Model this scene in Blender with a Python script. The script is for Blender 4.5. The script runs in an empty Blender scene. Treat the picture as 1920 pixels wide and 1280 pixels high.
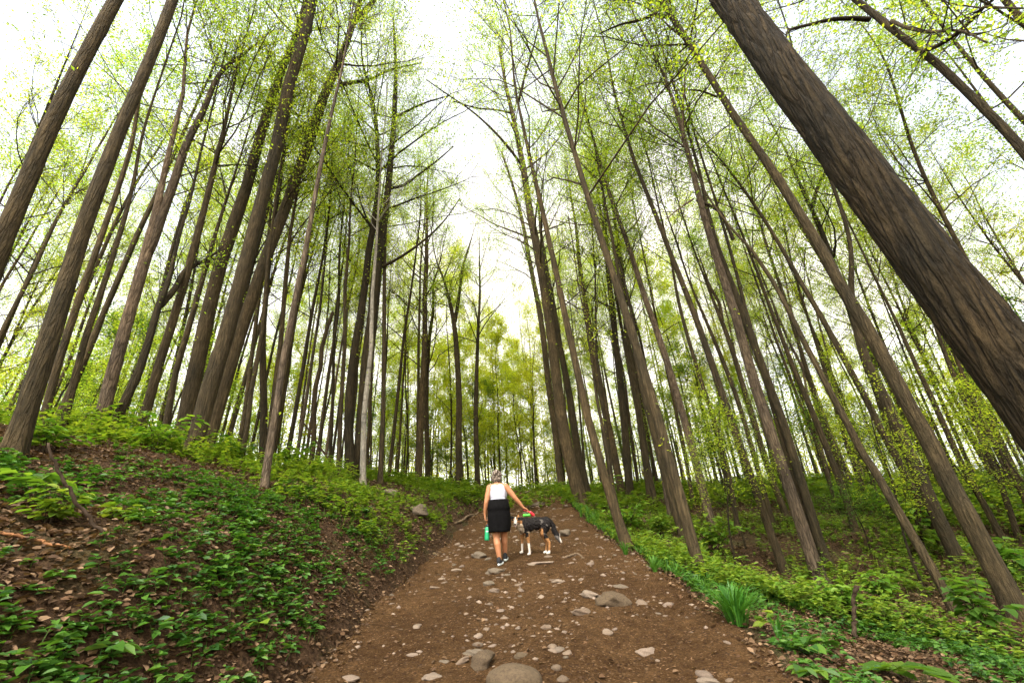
import bpy, bmesh, math, random
import numpy as np
from mathutils import Vector, Matrix

sc = bpy.context.scene
# ---------------------------------------------------------------- camera, world, sun, exposure
PITCH = math.radians(24); ROLL = math.atan(-110/1797); FPX = 800.0; EYE = 1.5
F = np.array([0, math.cos(PITCH), math.sin(PITCH)])
_r = np.array([1., 0, 0]); _u = np.array([0, -math.sin(PITCH), math.cos(PITCH)])
RV = _r*math.cos(ROLL) + _u*math.sin(ROLL); UV = -_r*math.sin(ROLL) + _u*math.cos(ROLL)
cd = bpy.data.cameras.new('camera'); cam = bpy.data.objects.new('camera', cd); sc.collection.objects.link(cam)
cd.sensor_width = 36; cd.lens = 36*FPX/1920; cd.clip_start = 0.05; cd.clip_end = 2000
M4 = Matrix.Identity(4)
for i in range(3):
    M4[i][0] = RV[i]; M4[i][1] = UV[i]; M4[i][2] = -F[i]
M4[2][3] = EYE
cam.matrix_world = M4
sc.camera = cam

SUN_EL = math.radians(58); SUN_AZ = math.radians(200)
w = bpy.data.worlds.new('World'); sc.world = w; w.use_nodes = True
nt = w.node_tree; bg = nt.nodes['Background']
sky = nt.nodes.new('ShaderNodeTexSky'); sky.sky_type = 'NISHITA'; sky.sun_disc = False
sky.sun_elevation = SUN_EL; sky.sun_rotation = SUN_AZ; sky.air_density = 1.0; sky.dust_density = 4.0
hs = nt.nodes.new('ShaderNodeHueSaturation'); hs.inputs['Saturation'].default_value = 0.22   # bright high overcast
hs.inputs['Value'].default_value = 2.3
nt.links.new(sky.outputs[0], hs.inputs['Color']); wm = nt.nodes.new('ShaderNodeMix'); wm.data_type = 'RGBA'; wm.blend_type = 'MULTIPLY'; wm.inputs[0].default_value = 1
tcw = nt.nodes.new('ShaderNodeTexCoord'); nz = nt.nodes.new('ShaderNodeTexNoise'); nz.inputs['Scale'].default_value = 1.6; nz.inputs['Detail'].default_value = 4
nt.links.new(tcw.outputs['Generated'], nz.inputs['Vector']); cr = nt.nodes.new('ShaderNodeValToRGB'); ce = cr.color_ramp.elements
ce[0].position = .40; ce[0].color = (.80, .83, .85, 1); ce[1].position = .60; ce[1].color = (1.14, 1.02, .86, 1)     # broken thin cloud
nt.links.new(nz.outputs['Fac'], cr.inputs['Fac']); nt.links.new(cr.outputs['Color'], wm.inputs[7])
nt.links.new(hs.outputs[0], wm.inputs[6]); nt.links.new(wm.outputs[2], bg.inputs['Color'])
bg.inputs['Strength'].default_value = 0.15
sd = bpy.data.lights.new('sun', 'SUN'); sd.energy = 1.2; sd.angle = math.radians(14); sd.color = (1, .92, .78)
so = bpy.data.objects.new('sun', sd); sc.collection.objects.link(so)
# light comes from the direction (sin az, cos az) in Blender sky convention
sdir = Vector((math.sin(SUN_AZ)*math.cos(SUN_EL), math.cos(SUN_AZ)*math.cos(SUN_EL), math.sin(SUN_EL)))
so.rotation_euler = sdir.to_track_quat('Z', 'Y').to_euler()
sc.view_settings.view_transform = 'Standard'; sc.view_settings.look = 'None'
sc.view_settings.exposure = 1.12; sc.view_settings.gamma = 1
sc.cycles.use_adaptive_sampling = True; sc.cycles.adaptive_threshold = 0.03
sc.cycles.use_denoising = True
sc.cycles.max_bounces = 6; sc.cycles.diffuse_bounces = 3; sc.cycles.glossy_bounces = 2
sc.cycles.transmission_bounces = 4; sc.cycles.transparent_max_bounces = 4
sc.cycles.time_limit = 800

C = bpy.data.collections.new('forest'); sc.collection.children.link(C)
rng = np.random.default_rng(11)

# ---------------------------------------------------------------- noise and terrain
def hash2(ix, iy, s=0):
    n = (ix.astype(np.int64)*374761393 + iy.astype(np.int64)*668265263 + s*1442695041) & 0xffffffff
    n = ((n ^ (n >> 13))*1274126177) & 0xffffffff
    n = n ^ (n >> 16)
    return (n & 0xffffff)/float(0xffffff)
def vnoise(x, y, s=0):
    x = np.asarray(x, float); y = np.asarray(y, float)
    ix = np.floor(x); iy = np.floor(y); fx = x-ix; fy = y-iy
    fx = fx*fx*(3-2*fx); fy = fy*fy*(3-2*fy)
    a = hash2(ix, iy, s); b = hash2(ix+1, iy, s); c = hash2(ix, iy+1, s); d = hash2(ix+1, iy+1, s)
    return (a*(1-fx)+b*fx)*(1-fy) + (c*(1-fx)+d*fx)*fy - .5
def fbm(x, y, o=4, s=0):
    t = 0; a = 1.
    for k in range(o):
        t = t + a*vnoise(x*2**k, y*2**k, s+k*7); a *= .5
    return t
def P(y):
    y = np.asarray(y, float)
    return np.where(y < 12, .112*y, np.where(y < 29, 1.344+.15*(y-12), 3.894-.05*(np.minimum(y, 90)-29)))
def edges(y):
    y = np.asarray(y, float)
    nl = vnoise(y*1.1, y*0+3.3, 5)*.35 + vnoise(y*4.7, y*0+1.3, 6)*.12
    nr = vnoise(y*1.3, y*0+8.3, 7)*.25 + vnoise(y*5.1, y*0+5.3, 8)*.10
    k = np.clip((y-17)/12, 0, 1)
    return -1.97+nl + k*1.1, 2.03+nr - k*.05
def H(x, y, fine=True):
    x = np.asarray(x, float); y = np.asarray(y, float)
    p = P(y); l, r = edges(y)
    ul = np.maximum(l - x, 0); ur = np.maximum(x - r, 0)
    fade = np.clip(1-(y-9)/22, .3, 1)
    L = (1.5*(1-np.exp(-ul/1.5)) + .2*np.minimum(ul, 7) - .09*np.clip(ul-8, 0, 40))*fade
    g = np.clip((15.5-y)/4.5, 0, 1)
    Rr = -(.85*(1-np.exp(-ur/2.0)))*g - .03*np.maximum(np.minimum(ur, 60)-6, 0) - .25*(1-np.exp(-ur/1.))*(1-g)
    z = p + L + Rr
    off = np.clip(np.maximum(ul, ur), 0, 1.5)/1.5
    z = z + fbm(x*.35, y*.35, 3, 2)*.45*off
    if fine:
        z = z + fbm(x*1.6, y*1.6, 4, 9)*.10*(off*.8+.2) + fbm(x*7, y*7, 2, 19)*.02
        inn = np.clip((np.minimum(x-l, r-x))/.5, 0, 1)
        z = z - .075*inn*np.abs(fbm(x*1.1, y*.5, 2, 31))*2
    return z
def ray(px, py):
    return F + RV*(px-960)/FPX + UV*(640-py)/FPX
def hit(px, py, smax=70):
    d = ray(px, py); s = np.linspace(.8, smax, 6000)
    z = EYE + d[2]*s; hh = H(d[0]*s, d[1]*s)
    m = z < hh
    if not m.any() and py < 1200: return hit(px, py+6, smax)
    i = int(np.argmax(m)) if m.any() else None
    if i is None: return None
    return np.array([d[0]*s[i], d[1]*s[i], hh[i]]), s[i]
WF = .90
def project(p):
    d = np.asarray(p, float)-np.array([0, 0, EYE]); k = d@F
    return 960+FPX*(d@RV)/k, 640-FPX*(d@UV)/k
def at_R(px, py, R):
    d = ray(px, py); k = R/math.hypot(d[0], d[1])
    return np.array([d[0]*k, d[1]*k, EYE+d[2]*k])

# ---------------------------------------------------------------- materials
def mat(name, rough=.85, spec=.25):
    m = bpy.data.materials.new(name); m.use_nodes = True
    b = m.node_tree.nodes['Principled BSDF']
    b.inputs['Roughness'].default_value = rough
    b.inputs['Specular IOR Level'].default_value = spec
    return m, m.node_tree, b
def N(t, ty, **kw):
    n = t.nodes.new(ty)
    for k, v in kw.items():
        if k in n.inputs: n.inputs[k].default_value = v
        else: setattr(n, k, v)
    return n
def ramp(t, stops, fac):
    r = t.nodes.new('ShaderNodeValToRGB'); e = r.color_ramp.elements
    while len(e) < len(stops): e.new(.5)
    for i, (p, c) in enumerate(stops):
        e[i].position = p; e[i].color = (*c, 1)
    t.links.new(fac, r.inputs['Fac']); return r.outputs['Color']
def mixc(t, a, b, fac, mode='MIX'):
    m = t.nodes.new('ShaderNodeMix'); m.data_type = 'RGBA'; m.blend_type = mode
    for s, v in ((m.inputs[0], fac), (m.inputs[6], a), (m.inputs[7], b)):
        if hasattr(v, 'links'): t.links.new(v, s)
        elif isinstance(v, tuple): s.default_value = (*v, 1)
        else: s.default_value = v
    return m.outputs[2]
def objcoord(t, scale):
    tc = t.nodes.new('ShaderNodeTexCoord'); mp = t.nodes.new('ShaderNodeMapping')
    mp.inputs['Scale'].default_value = scale
    t.links.new(tc.outputs['Object'], mp.inputs['Vector']); return mp.outputs[0]
def noise(t, vec, scale, detail=4, rough=.6):
    n = N(t, 'ShaderNodeTexNoise', Scale=scale, Detail=detail, Roughness=rough)
    t.links.new(vec, n.inputs['Vector']); return n.outputs['Fac']
def bump(t, b, h, strength, dist):
    bn = N(t, 'ShaderNodeBump', Strength=strength, Distance=dist)
    t.links.new(h, bn.inputs['Height']); t.links.new(bn.outputs[0], b.inputs['Normal'])

def bark(name, c0, c1, c2, bstr=.8, moss=.0, scars=.5, pw=24, pl=1.7, crk=.25):
    m, t, b = mat(name, .9, .15)
    v = objcoord(t, (9, 9, 1.6)); n1 = noise(t, v, 2.4, 5, .65)
    v2 = objcoord(t, (1, 1, .6)); n2 = noise(t, v2, 1.3, 3)
    col = ramp(t, [(.32, c0), (.52, c1), (.72, c2)], n1)
    col = mixc(t, col, (.55, .55, .55), .0)
    dark = ramp(t, [(.35, (.55, .55, .55)), (.65, (1.2, 1.15, 1.05))], n2)
    col = mixc(t, col, dark, 1., 'MULTIPLY')
    # horizontal scar rings, irregular
    v3 = objcoord(t, (1.2, 1.2, 5.5)); n3 = noise(t, v3, 1.6, 2)
    ring = ramp(t, [(.60, (1, 1, 1)), (.66, (.45, .42, .4)), (.70, (1, 1, 1))], n3)
    col = mixc(t, col, ring, scars, 'MULTIPLY')
    oi = N(t, 'ShaderNodeObjectInfo')
    tint = ramp(t, [(0., (.72, .70, .66)), (.5, (1., 1., 1.)), (1., (1.3, 1.22, 1.15))], oi.outputs['Random'])
    col = mixc(t, col, tint, 1., 'MULTIPLY')
    v5 = objcoord(t, (1, 1, 1)); n5 = noise(t, v5, 7, 4)
    lich = ramp(t, [(.56, (0, 0, 0)), (.70, (1, 1, 1))], n5)
    col = mixc(t, col, (.115, .115, .065), lich if moss > .5 else moss)
    t.links.new(col, b.inputs['Base Color'])
    vw = objcoord(t, (pw, pw, pl)); nw = N(t, 'ShaderNodeTexNoise', Scale=.45, Detail=5.); t.links.new(vw, nw.inputs['Vector'])
    ad = N(t, 'ShaderNodeVectorMath', operation='MULTIPLY_ADD'); t.links.new(nw.outputs['Color'], ad.inputs[0]); ad.inputs[1].default_value = (2.4, 2.4, .5); t.links.new(vw, ad.inputs[2])
    vc = N(t, 'ShaderNodeTexVoronoi', feature='DISTANCE_TO_EDGE', Scale=1.); t.links.new(ad.outputs[0], vc.inputs['Vector'])
    plate = ramp(t, [(.0, (1-crk, 1-crk, 1-crk)), (.11, (.85, .85, .85)), (.3, (1.05, 1.05, 1.05))], vc.outputs['Distance'])
    col2 = mixc(t, col, plate, 1., 'MULTIPLY'); t.links.new(col2, b.inputs['Base Color'])
    pm = N(t, 'ShaderNodeMapRange'); pm.inputs['From Max'].default_value = .16; pm.inputs['To Max'].default_value = crk*2.2; t.links.new(vc.outputs['Distance'], pm.inputs['Value'])
    mx0 = N(t, 'ShaderNodeMath', operation='ADD'); t.links.new(n1, mx0.inputs[0]); t.links.new(pm.outputs[0], mx0.inputs[1])
    mx = N(t, 'ShaderNodeMath', operation='ADD'); t.links.new(mx0.outputs[0], mx.inputs[0])
    v4 = objcoord(t, (30, 30, 9)); n4 = noise(t, v4, 2, 3); t.links.new(n4, mx.inputs[1])
    bump(t, b, mx.outputs[0], bstr, .02)
    return m
M_BARK = bark('bark_brown', (.028, .019, .008), (.068, .047, .023), (.120, .087, .045), 1.0, .08)
M_BARKD = bark('bark_dark', (.018, .012, .005), (.044, .030, .014), (.080, .057, .030), 1.0, .08)
M_BARKP = bark('bark_pale', (.065, .048, .030), (.135, .102, .070), (.20, .158, .115), .8, .0, .5, 26, 3, .45)
M_BARKG = bark('bark_giant', (.008, .005, .002), (.024, .0155, .0065), (.044, .030, .014), 1., .05, .2, 20, 1.5, .42)
M_BIRCH = bark('bark_birch', (.20, .18, .14), (.31, .285, .235), (.40, .375, .33), .4, .0, .9, 10, 6, .25)

def leafmat(name, cols, trans=.55, tr_gain=1.6, rough=.55):
    m = bpy.data.materials.new(name); m.use_nodes = True; t = m.node_tree
    t.nodes.clear(); out = N(t, 'ShaderNodeOutputMaterial')
    g = N(t, 'ShaderNodeNewGeometry'); oi = N(t, 'ShaderNodeObjectInfo')
    c = ramp(t, [(i/(len(cols)-1), k) for i, k in enumerate(cols)], g.outputs['Random Per Island'])
    tint = ramp(t, [(0, (.80, .95, .8)), (.5, (1, 1, 1)), (1, (1.12, 1.02, .9))], oi.outputs['Random'])
    c = mixc(t, c, tint, 1., 'MULTIPLY')
    c2 = mixc(t, c, (tr_gain*1.05, tr_gain, tr_gain*.45), 1., 'MULTIPLY')
    d = N(t, 'ShaderNodeBsdfPrincipled'); d.inputs['Roughness'].default_value = rough
    d.inputs['Specular IOR Level'].default_value = .25
    tr = N(t, 'ShaderNodeBsdfTranslucent'); mx = N(t, 'ShaderNodeMixShader')
    mx.inputs[0].default_value = trans
    t.links.new(c, d.inputs['Base Color']); t.links.new(c2, tr.inputs['Color'])
    t.links.new(d.outputs[0], mx.inputs[1]); t.links.new(tr.outputs[0], mx.inputs[2])
    t.links.new(mx.outputs[0], out.inputs['Surface'])
    return m
M_LEAF = leafmat('leaf_spring', [(.06, .11, .012), (.13, .19, .018), (.20, .25, .03), (.10, .17, .018), (.24, .27, .035)], .66, 2.7)
M_LEAFY = leafmat('leaf_yellow', [(.14, .20, .015), (.21, .26, .022), (.28, .30, .028), (.16, .22, .022)], .66, 2.5)
M_LEAFG = leafmat('leaf_green', [(.04, .10, .015), (.07, .15, .02), (.11, .19, .025)])
M_GC = leafmat('leaf_ground', [(.022, .065, .010), (.04, .105, .013), (.065, .145, .017), (.10, .18, .025), (.03, .085, .022)], .35, 1.5, .45)
M_GCF = leafmat('leaf_ground_far', [(.06, .13, .012), (.10, .19, .018), (.15, .23, .024), (.19, .26, .03)], .4, 1.6, .5)
M_GRASS = leafmat('grass_blade', [(.03, .10, .012), (.06, .16, .02), (.09, .2, .03)], .35, 1.5, .4)
M_LITTER = leafmat('dead_leaf', [(.035, .018, .008), (.08, .042, .02), (.14, .08, .042), (.23, .14, .08), (.05, .025, .011), (.11, .055, .025), (.06, .035, .017)], .15, 1.2, .8)

def simple(name, col, rough=.6, spec=.3, var=0, scale=8, bst=0, bd=.01):
    m, t, b = mat(name, rough, spec)
    if var:
        v = objcoord(t, (1, 1, 1)); n = noise(t, v, scale, 4)
        c = ramp(t, [(.3, tuple(k*(1-var) for k in col)), (.7, tuple(k*(1+var) for k in col))], n)
        t.links.new(c, b.inputs['Base Color'])
        if bst: bump(t, b, n, bst, bd)
    else: b.inputs['Base Color'].default_value = (*col, 1)
    return m

# forest floor
M_SOIL, t, b = mat('forest_floor', .95, .1)
v = objcoord(t, (1, 1, 1)); n1 = noise(t, v, 1.1, 4); n2 = noise(t, v, 26, 5, .7); n3 = noise(t, v, 6, 4)
ca = ramp(t, [(.3, (.014, .008, .004)), (.5, (.042, .023, .011)), (.68, (.10, .058, .030))], n2)
cb = ramp(t, [(.3, (.022, .030, .008)), (.6, (.055, .060, .018))], n2)
t.links.new(mixc(t, ca, cb, ramp(t, [(.5, (0, 0, 0)), (.66, (.5, .5, .5))], n1)), b.inputs['Base Color'])
mx = N(t, 'ShaderNodeMath', operation='ADD'); t.links.new(n2, mx.inputs[0]); t.links.new(n3, mx.inputs[1])
bump(t, b, mx.outputs[0], 1., .05)
# path dirt
M_DIRT, t, b = mat('path_dirt', .95, .05)
v = objcoord(t, (1, 1, 1)); n1 = noise(t, v, .9, 4); n2 = noise(t, v, 55, 5, .75); n3 = noise(t, v, 9, 5, .7)
c = ramp(t, [(.30, (.030, .014, .005)), (.50, (.074, .041, .017)), (.66, (.120, .070, .032))], n2)
c2 = ramp(t, [(.35, (.62, .58, .55)), (.55, (1, 1, 1)), (.7, (1.2, 1.18, 1.15))], n3)
c = mixc(t, c, c2, 1., 'MULTIPLY')
c3 = ramp(t, [(.35, (.72, .68, .64)), (.6, (1.08, 1.06, 1.04))], n1)
c = mixc(t, c, c3, 1., 'MULTIPLY')
vo = N(t, 'ShaderNodeTexVoronoi', Scale=70.); t.links.new(v, vo.inputs['Vector'])
fl = N(t, 'ShaderNodeTexVoronoi', Scale=70.); t.links.new(v, fl.inputs['Vector'])
sep = N(t, 'ShaderNodeSeparateColor'); t.links.new(fl.outputs['Color'], sep.inputs[0])
flk = ramp(t, [(.93, (0, 0, 0)), (.97, (1, 1, 1))], sep.outputs[0])
c = mixc(t, c, (.13, .08, .042), flk)
flk2 = ramp(t, [(.05, (1, 1, 1)), (.10, (0, 0, 0))], sep.outputs[1])
c = mixc(t, c, (.035, .02, .012), flk2)
t.links.new(c, b.inputs['Base Color'])
mx = N(t, 'ShaderNodeMath', operation='ADD'); t.links.new(n2, mx.inputs[0]); t.links.new(n3, mx.inputs[1])
bump(t, b, mx.outputs[0], 1., .03)

def rockmat(name, cols):
    m, t, b = mat(name, .85, .25)
    v = objcoord(t, (1, 1, 1)); n = noise(t, v, 9, 6, .65); g = N(t, 'ShaderNodeNewGeometry')
    oi = N(t, 'ShaderNodeObjectInfo')
    ad = N(t, 'ShaderNodeMath', operation='ADD'); t.links.new(g.outputs['Random Per Island'], ad.inputs[0]); t.links.new(oi.outputs['Random'], ad.inputs[1])
    fr = N(t, 'ShaderNodeMath', operation='FRACT'); t.links.new(ad.outputs[0], fr.inputs[0])
    base = ramp(t, [(i/(len(cols)-1), k) for i, k in enumerate(cols)], fr.outputs[0])
    mul = ramp(t, [(.3, (.55, .52, .5)), (.55, (1, 1, 1)), (.75, (1.3, 1.28, 1.25))], n)
    t.links.new(mixc(t, base, mul, 1., 'MULTIPLY'), b.inputs['Base Color'])
    n2 = noise(t, v, 40, 4); mx = N(t, 'ShaderNodeMath', operation='ADD'); t.links.new(n, mx.inputs[0]); t.links.new(n2, mx.inputs[1])
    bump(t, b, mx.outputs[0], .6, .012)
    return m
M_ROCK = rockmat('rock_tan', [(.11, .078, .05), (.17, .12, .08), (.23, .175, .125), (.14, .108, .08)])
M_ROCKP = rockmat('rock_pale', [(.14, .098, .064), (.22, .165, .12), (.17, .125, .092), (.11, .08, .053)])
M_ROCKD = rockmat('rock_dark', [(.10, .075, .05), (.14, .11, .075)])
M_ROCKB = rockmat('rock_boulder', [(.080, .055, .031), (.088, .061, .034)])

# ---------------------------------------------------------------- mesh helpers
def mesh_from(name, V, faces_list):
    """V (n,3); faces_list = list of int arrays (m,k)"""
    me = bpy.data.meshes.new(name)
    V = np.asarray(V, np.float32)
    me.vertices.add(len(V)); me.vertices.foreach_set('co', V.ravel())
    tot = sum(f.size for f in faces_list); cnt = sum(len(f) for f in faces_list)
    me.loops.add(tot); me.polygons.add(cnt)
    me.loops.foreach_set('vertex_index', np.concatenate([f.ravel() for f in faces_list]).astype(np.int32))
    st = []; o = 0
    for f in faces_list:
        st.append(o + np.arange(len(f))*f.shape[1]); o += f.size
    me.polygons.foreach_set('loop_start', np.concatenate(st).astype(np.int32))
    me.update(calc_edges=True)
    return me
class MB:
    def __init__(s): s.v = []; s.f = {}; s.n = 0
    def add(s, V, Fs):
        for f in Fs:
            f = np.asarray(f)
            if len(f): s.f.setdefault(f.shape[1], []).append(f + s.n)
        s.v.append(np.asarray(V, float)); s.n += len(V)
    def mesh(s, name, smooth=True):
        me = mesh_from(name, np.concatenate(s.v), [np.concatenate(x) for x in s.f.values()])
        me.polygons.foreach_set('use_smooth', np.full(len(me.polygons), smooth)); return me
def tag(o, label=None, cat=None, group=None, kind=None):
    if label: o['label'] = label
    if cat: o['category'] = cat
    if group: o['group'] = group
    if kind: o['kind'] = kind
    return o
def link(name, me, m=None, parent=None):
    o = bpy.data.objects.new(name, me); C.objects.link(o)
    if m is not None and not me.materials: me.materials.append(m)
    if parent: o.parent = parent
    return o
def empty(name, loc, rz=0):
    o = bpy.data.objects.new(name, None); C.objects.link(o); o.location = loc; o.rotation_euler = (0, 0, rz)
    o.empty_display_size = .2; return o
def copy_tree(o, parent=None):
    c = o.copy(); C.objects.link(c); c.parent = parent
    for ch in list(o.children): copy_tree(ch, c)
    return c
def frames(Pn):
    T = np.gradient(Pn, axis=0); T /= np.linalg.norm(T, axis=1)[:, None]+1e-9
    ref = np.array([1., 0, 0]) if abs(T[0][0]) < .8 else np.array([0, 1., 0])
    A = np.cross(T, ref); A /= np.linalg.norm(A, axis=1)[:, None]+1e-9
    B = np.cross(T, A); return A, B
def tube(Pn, rad, sides=8, mod=None, cap=True):
    Pn = np.asarray(Pn, float); n = len(Pn); A, B = frames(Pn)
    th = np.arange(sides)*2*math.pi/sides
    R = np.asarray(rad)[:, None]*np.ones((1, sides))
    if mod is not None: R = R*mod
    V = Pn[:, None]+R[..., None]*(np.cos(th)[None, :, None]*A[:, None]+np.sin(th)[None, :, None]*B[:, None])
    V = V.reshape(-1, 3)
    i = np.arange(n-1)[:, None]*sides; j = np.arange(sides)[None]; j2 = (j+1) % sides
    Q = np.stack([i+j, i+j2, i+sides+j2, i+sides+j], -1).reshape(-1, 4)
    Fs = [Q]
    if cap:
        V = np.vstack([V, Pn[0], Pn[-1]]); k = np.arange(sides); k2 = (k+1) % sides
        Fs.append(np.stack([k2, k, np.full(sides, n*sides)], -1))
        Fs.append(np.stack([(n-1)*sides+k, (n-1)*sides+k2, np.full(sides, n*sides+1)], -1))
    return V, Fs
def spline(pts, n):
    """Catmull-Rom resample"""
    p = np.asarray(pts, float)
    if len(p) == 2: return p[0]+(p[1]-p[0])*np.linspace(0, 1, n)[:, None]
    d = np.r_[0, np.cumsum(np.linalg.norm(np.diff(p[:, :3], axis=0), axis=1))]
    u = np.linspace(0, d[-1], n); out = np.zeros((n, p.shape[1]))
    mt = np.gradient(p, d, axis=0)
    k = np.clip(np.searchsorted(d, u, side='right')-1, 0, len(p)-2)
    h = (d[k+1]-d[k])[:, None]; s = ((u-d[k])[:, None])/h
    return (2*s**3-3*s**2+1)*p[k]+(s**3-2*s**2+s)*h*mt[k]+(-2*s**3+3*s**2)*p[k+1]+(s**3-s**2)*h*mt[k+1]
def rand_unit(rg, n):
    v = rg.normal(size=(n, 3)); return v/np.linalg.norm(v, axis=1)[:, None]
def leaf_quads(Cn, L, rg, flat=.5, wid=.62, D=None):
    """one folded diamond face per leaf"""
    n = len(Cn); d = rand_unit(rg, n) if D is None else D
    if D is None: d[:, 2] *= (1-flat); d[:, 2] -= .15; d /= np.linalg.norm(d, axis=1)[:, None]
    up = rand_unit(rg, n)*(1-flat)+np.array([0, 0, flat]); s = np.cross(d, up); s /= np.linalg.norm(s, axis=1)[:, None]+1e-9
    nn = np.cross(s, d); L = np.broadcast_to(L, n)[:, None]
    V = np.stack([Cn-d*L*.5, Cn+s*L*wid*.5+nn*L*.08-d*L*.05, Cn+d*L*.5-nn*L*.06, Cn-s*L*wid*.5+nn*L*.08-d*L*.05], 1)
    return V.reshape(-1, 3), [np.arange(n*4).reshape(-1, 4)]
def leaf_shaped(Cn, L, rg, D, up, wid=.6):
    """8-gon-ish ground leaf: two halves folded along the midrib"""
    n = len(Cn); L = np.broadcast_to(L, n)[:, None]
    D = D/np.linalg.norm(D, axis=1)[:, None]; s = np.cross(D, up); s /= np.linalg.norm(s, axis=1)[:, None]+1e-9
    nn = np.cross(s, D); w_ = L*wid*.5
    a = Cn; tip = Cn+D*L-nn*L*.12; m1 = Cn+D*L*.35+nn*L*.03
    V = np.stack([a, Cn+D*L*.3+s*w_*.95+nn*L*.10, Cn+D*L*.68+s*w_*.72+nn*L*.05, tip,
                  Cn+D*L*.3-s*w_*.95+nn*L*.10, Cn+D*L*.68-s*w_*.72+nn*L*.05], 1)
    k = np.arange(n)[:, None]*6
    return V.reshape(-1, 3), [np.concatenate([k+np.array([[0, 1, 2, 3]]), k+np.array([[0, 3, 5, 4]])])]

# ---------------------------------------------------------------- ground and path
def grid(xs, ys, zf):
    X, Y = np.meshgrid(xs, ys); Z = zf(X, Y); nx, ny = len(xs), len(ys)
    V = np.stack([X, Y, Z], -1).reshape(-1, 3)
    i = np.arange(ny-1)[:, None]*nx; j = np.arange(nx-1)[None]
    return V, [np.stack([i+j, i+j+1, i+nx+j+1, i+nx+j], -1).reshape(-1, 4)]
def warp(a, b, n, k):
    t = np.linspace(-1, 1, n); s = np.sinh(k*t)/math.sinh(k)
    return np.where(s < 0, -s*a, s*b)
def Hg(X, Y):
    l, r = edges(Y); ins = np.clip(np.minimum(X-l, r-X)/.12+.2, 0, 1)*(Y < 33)
    return H(X, Y)-.10*ins
xs = warp(-400, 400, 520, 5.2)
ys = np.concatenate([np.linspace(-300, -6, 30), np.linspace(-5, 14, 260), np.linspace(14.1, 40, 160), 40+np.geomspace(.5, 560, 40)])
mb = MB(); mb.add(*grid(xs, ys, Hg)); g = link('ground', mb.mesh('ground'), M_SOIL); tag(g, kind='structure')
ty = np.concatenate([np.linspace(-3, 12, 420), np.linspace(12.05, 31, 240)]); tx = np.linspace(-1.06, 1.06, 120)
T, Y = np.meshgrid(tx, ty); l, r = edges(Y); X = (l+r)/2+T*(r-l)/2
Z = H(X, Y)+.004-.16*np.clip((np.abs(T)-.97)/.09, 0, 1)-.25*np.clip((Y-29)/2, 0, 1)+np.abs(fbm(X*14, Y*14, 2, 50))*.012
mb = MB(); nx, ny = len(tx), len(ty); i = np.arange(ny-1)[:, None]*nx; j = np.arange(nx-1)[None]
mb.add(np.stack([X, Y, Z], -1).reshape(-1, 3), [np.stack([i+j, i+j+1, i+nx+j+1, i+nx+j], -1).reshape(-1, 4)])
tag(link('path', mb.mesh('path'), M_DIRT), kind='structure')

# ---------------------------------------------------------------- trees
def trunk_mod(n, sides, z, rg, amp, ridge=0, base=0, r0=.2):
    th = np.arange(sides)*2*math.pi/sides; m = np.ones((n, sides))
    for k in (2, 3, 5):
        m += amp/k*np.sin(k*th[None]+rg.uniform(0, 6)+z[:, None]*rg.uniform(.1, .6))
    m += amp*.9*(np.sin(z*rg.uniform(2, 4)+rg.uniform(0, 6))**9)[:, None]*.6          # knuckles
    for _ in range(int((z[-1]-z[0])*.55)):          # branch collars and old knots
        zk = rg.uniform(z[0]+.8, z[-1]); tk = rg.uniform(0, 6.28); dt_ = (th-tk+math.pi) % (2*math.pi)-math.pi; s_ = max(.05, (z[1]-z[0])*.8)
        m += np.exp(-(dt_/rg.uniform(.5, 1.3))**2)[None]*(rg.uniform(.07, .16)*np.exp(-((z-zk)/(s_*1.3))**2)-rg.uniform(.03, .10)*np.exp(-((z-zk-s_*1.8)/(s_*.6))**2))[:, None]
    if base: m += (.55*np.exp(-(z-z[0])/.20))[:, None]*(1+.55*np.sin(5*th+rg.uniform(0, 6))+.3*np.sin(3*th+rg.uniform(0, 6)))[None]
    if ridge:
        # interlacing furrows: noise stretched along the stem
        u = np.cos(th)*3.3/ .27*r0; vv = np.sin(th)*3.3/.27*r0
        U_, Z_ = np.meshgrid(np.arange(sides)/sides*34*r0/.27, z*2.6)
        per = 34*r0/.27
        a_ = vnoise(U_+vnoise(U_*.5, Z_*.7, 3)*1.6, Z_, 4)
        b_ = vnoise(U_-per, Z_, 4)
        rd = 1-np.abs(a_)*4.2
        fine_ = vnoise(U_*2.3, Z_*2.5, 12)
        m += -ridge*np.clip(rd, 0, 1)**1.5 + ridge*.45*fine_
    return m
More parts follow.
